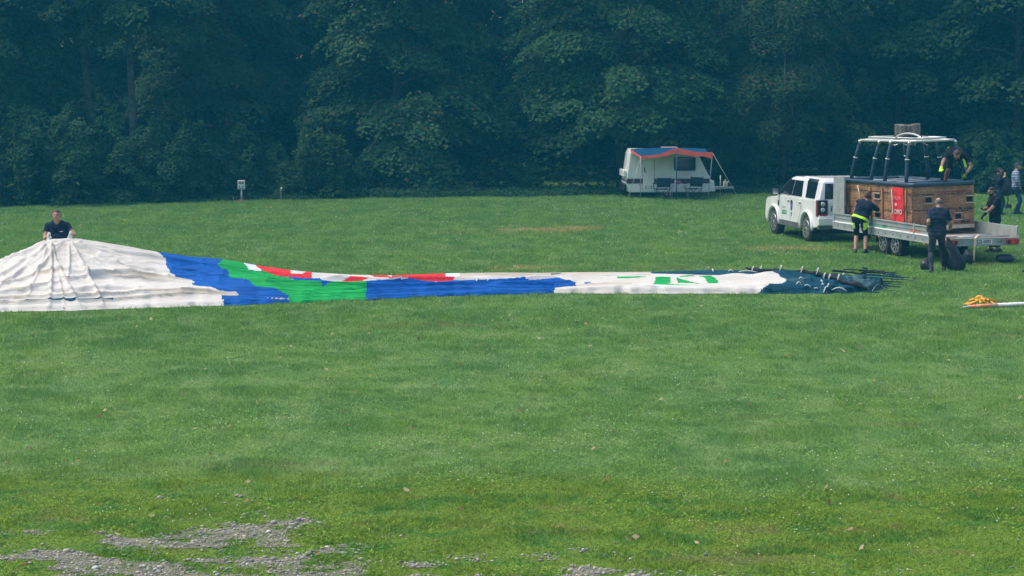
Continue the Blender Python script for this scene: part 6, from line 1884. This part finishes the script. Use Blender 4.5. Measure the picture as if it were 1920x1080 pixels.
# --- man in shorts bending over the trailer side
def man_shorts():
    fl, fr = gz(1604, 474, .085), gz(1622, 475, .085)
    y = fl.y
    pel = at_depth(1612, 410, y + .02); nk = at_depth(1625, 379, y + .14)
    hl, hr = at_depth(1640, 402, y + .42), at_depth(1641, 398, y + .40)
    face = TA - R(75) + R(38)
    r = person('man in dark shorts with yellow green trim bending over the trailer side board', face, pel, nk, (at_depth(1633, 394, y + .52), hr), (fl, fr), look=Vector((.70, .70, .12)), k=1.0, shirt=NAVYC, sleeve=.95, longsleeve=True, elbow_hint=(Vector((-.3, 0, -1)), Vector((.8, -.3, -.3))),
               pants=BLACKC, hem=.52, skin=SKIN, hair=HAIRB, fat=1.22, width=1.08, gloves=(BLACKC, BLACKC))
    # high-visibility waist band and side flashes
    co, no, L = r['co'], r['no'], r['L']
    rel = (co - np.array(r['P'])) @ np.array(r['up'])
    m = (L('pants') | L('shirt')) & (rel > -.015) & (rel < .045)
    r['extract']('waist_band', m, HIVIS, .022)
    lat = (co - np.array(r['P'])) @ np.array(r['Rt']); zz = co[:, 2] - r['P'].z
    back = (co - np.array(r['P'])) @ np.array(r['F'])
    for s in (-1, 1):
        m = L('pants') & (lat * s > .112) & (lat * s < .19) & (zz < -.10) & (zz > -.42) & (back < .10)
        r['extract']('side_flash', m, HIVIS, .021)
man_shorts()

# --- bald man seen from behind
def man_bald():
    fl, fr = gz(1746, 511, .085), gz(1770, 507.5, .085)
    y = (fl.y + fr.y) / 2
    pel = at_depth(1757, 438, y); nk = at_depth(1760, 392.5, y + .06)
    r = person('bald man in a dark T-shirt and work trousers, his back turned, behind the trailer', -.12, pel, nk, (at_depth(1740, 426, y + .14), at_depth(1780.5, 429, y + .22)), (fl, fr), look=Vector((.10, 1, -.38)), k=1.0,
               shirt=mat('faded navy cotton', (.020, .030, .055), .85, spec=.1, var=.35, scale=9), sleeve=.72, pants=mat('grey work trousers', (.030, .036, .044), .85, spec=.1, var=.5, scale=7), hem=1.0, hair=HAIRG, hair_style='bald', fat=1.15, width=1.02, toes=(Vector((-.35, -.9, 0)), Vector((.2, 1, 0))),
               elbow_hint=(Vector((-.3, -1, -.2)), Vector((.3, -1, -.2))))
man_bald()

# --- bearded man on the far side of the tail
def man_beard():
    fl, fr = gz(1858, 472.5, .085), gz(1873, 473.5, .085)
    y = fl.y
    pel = at_depth(1866, 412, y); nk = at_depth(1864.5, 370, y - .04)
    r = person('bearded man in a black T-shirt reaching over the far trailer side to the basket', PI / 2 + .25, pel, nk, (at_depth(1846, 402.5, y - .40), at_depth(1844, 392, y - .10)), (fl, fr), look=Vector((-1, -.25, -.28)), k=1.0,
               shirt=BLACKC, sleeve=.72, pants=BLACKC, hem=.52, skin=SKINT, hair=HAIRD, beard=HAIRD, fat=1.05, gloves=(BLACKC, None), shoe=mat('black boot', (.012, .012, .014), .6))
man_beard()

# --- man kneeling on the basket
def man_basket():
    hl = BW(-.40, -B_L / 2 + .0, B_H + .10); hr = BW(.62, -B_L / 2 + .06, B_H + .16)
    yb = BW(.3, -B_L / 2 + .45, 0).y
    pel = at_depth(1790, 303, yb + .55); nk = at_depth(1793, 292, yb + .02)
    hl = at_depth(1757, 334.5, BW(-.3, -B_L / 2, 0).y); hr = at_depth(1811, 327, BW(.6, -B_L / 2 + .1, 0).y + .15)
    pel.z = nk.z + .10
    fl, fr = at_depth(1806, 338, yb + .70), at_depth(1772, 338, yb + .75)
    r = person('man kneeling on the basket partition and leaning down with yellow green gloves', PI - .05, pel, nk, (hr, hl), (fl, fr), look=Vector((-.06, -.62, -.80)), k=1.04, shirt=BLACKC, sleeve=.62, pants=BLACKC, hem=.48, skin=SKINT, hair=HAIRB,
               gloves=(mat('green black glove', (.10, .28, .03), .7, dirt=(.012, .02, .015), scale=18), HIVIS), width=1.22, fat=1.15, elbow_hint=(Vector((.9, .1, .1)), Vector((-.6, -.3, .2))), knee_hint=(Vector((.25, -1, -.5)), Vector((-.25, -1, -.5))), toes=(Vector((0, .9, -.3)), Vector((0, .9, -.3))))
    co, L = r['co'], r['L']
    lat = (co - np.array(r['P'])) @ np.array(r['Rt'])
    m = L('pants') & (lat < -.135) & (co[:, 2] < r['P'].z - .10)
    r['extract']('side_flash', m, HIVIS, .020)
    m = L('shirt') & (((co - np.array(r['P'])) @ np.array(r['up'])) < .06) & (lat > .155)
    r['extract']('side_flash', m, HIVIS, .020)
man_basket()

# --- woman with phone
def woman():
    f1 = gz(1870, 404, .085); y = f1.y; u = f1
    f2 = f1 + Vector((.14, .12, 0))
    pel = at_depth(1872, 357, y); nk = at_depth(1871.5, 329, y)
    r = person('young woman in black holding up a phone beside the man in the cap', -PI / 2 + .25, pel, nk, (at_depth(1880.5, 331, y - .05), at_depth(1880.5, 333.5, y - .28)), (f1, f2), look=Vector((1, -.25, -.08)), k=.93, shirt=BLACKC, sleeve=.9, longsleeve=True, pants=JEANS,
               hair=HAIRD, hair_style='tied', female=True)
    T = r['T']
    b = MB(); p = r['N'] + r['F'] * .125 - r['up'] * .13 - Vector((0, .03, 0)); b.box(p, (.012, .14, .025)); b.build('chest_print', PLATE, T)
    p = at_depth(1883.5, 327, y - .16); o = MB(); o.box((0, 0, 0), (.022, .075, .15)); ph = o.build('phone', mat('gold phone', (.42, .33, .20), .4), bevel=.006); ph.location = p; ph.rotation_euler = (0, .35, .2)
    tag(ph, 'gold coloured phone in the young woman\'s hands', 'phone')
    # rucksack held in front, with a hanging strap
    q = at_depth(1887, 351, y - .18)
    b = thing('rucksack', 'black rucksack hanging in front of the young woman with the phone', 'rucksack', (q.x, q.y, q.z - .30))
    o = lump('bag_body', mat('black nylon', (.012, .016, .022), .7, var=.4), (0, 0, 0), (.36, .28, .64), 31, .05, wr=.06); o.parent = b
    t = MB(); t.tube([(.02, -.12, .1), (.03, -.14, -.15), (.0, -.13, -.42)], .016, 6); t.tube([(-.1, 0, .7), (-.16, .02, .86)], .02, 6); t.build('strap', BLACKC, b)
woman()

# --- man in cap and striped pullover
def man_cap():
    f1 = gz(1903.5, 402, .085); y = f1.y
    f2 = gz(1899, 401.5, .09) + Vector((-.02, -.30, .0))
    pel = at_depth(1904, 352, y - .1); nk = at_depth(1905.5, 321, y - .1)
    r = person('man in a dark cap, striped pullover and jeans walking to the right', -PI / 2 - .05, pel, nk, (at_depth(1906, 350, y + .2), at_depth(1913, 352, y - .36)), (f1 + Vector((.10, .08, 0)), f2), look=Vector((1, -.05, .05)), k=1.0, shirt=stripes_mat(), sleeve=.9, longsleeve=True, pants=JEANS,
               hair=HAIRG, shoe=mat('navy trainer', (.02, .024, .035), .7), fat=1.12, width=1.05, toes=(Vector((1, .1, 0)), Vector((1, -.2, 0))), grip=(0, 0))
    T = r['T']; hp = r['hp']; co, L = r['co'], r['L']
    q = co - np.array(r['Hc']); hz = q @ np.array(r['hu']); hy = q @ np.array(r['look'])
    r['extract']('cap', L('head') & (hz > .035 + 0 * hy), mat('dark blue cap', (.018, .028, .05), .8, var=.3), .020)
    b = MB(); n = 9; vs = []
    for i in range(n):
        a = -1.1 + 2.2 * i / (n - 1)
        vs += [hp(.085 * math.sin(a), .06 + .045 * math.cos(a), .055), hp(.08 * math.sin(a), .085 + .105 * math.cos(a), .036), hp(.08 * math.sin(a), .085 + .105 * math.cos(a), .030), hp(.085 * math.sin(a), .06 + .045 * math.cos(a), .047)]
    b.add(vs, [(4 * i + k, 4 * i + (k + 1) % 4, 4 * i + 4 + (k + 1) % 4, 4 * i + 4 + k) for i in range(n - 1) for k in range(4)], True); b.build('cap_peak', mat('dark blue cap', (.018, .028, .05)), T)
    for a, tv, heel, tip in r['ank']:
        b = MB(); z = Vector((0, 0, -.036)); h_ = heel + z; t_ = tip + z + Vector((0, 0, .0))
        b.tube([h_ - tv * .03, h_.lerp(t_, .5), t_ + tv * .02], [.030, .036, .028], 8); b.v = [(x, yy, h_.z + (zz - h_.z) * .45) for x, yy, zz in b.v]; b.build('sole', SOLE, T)
man_cap()
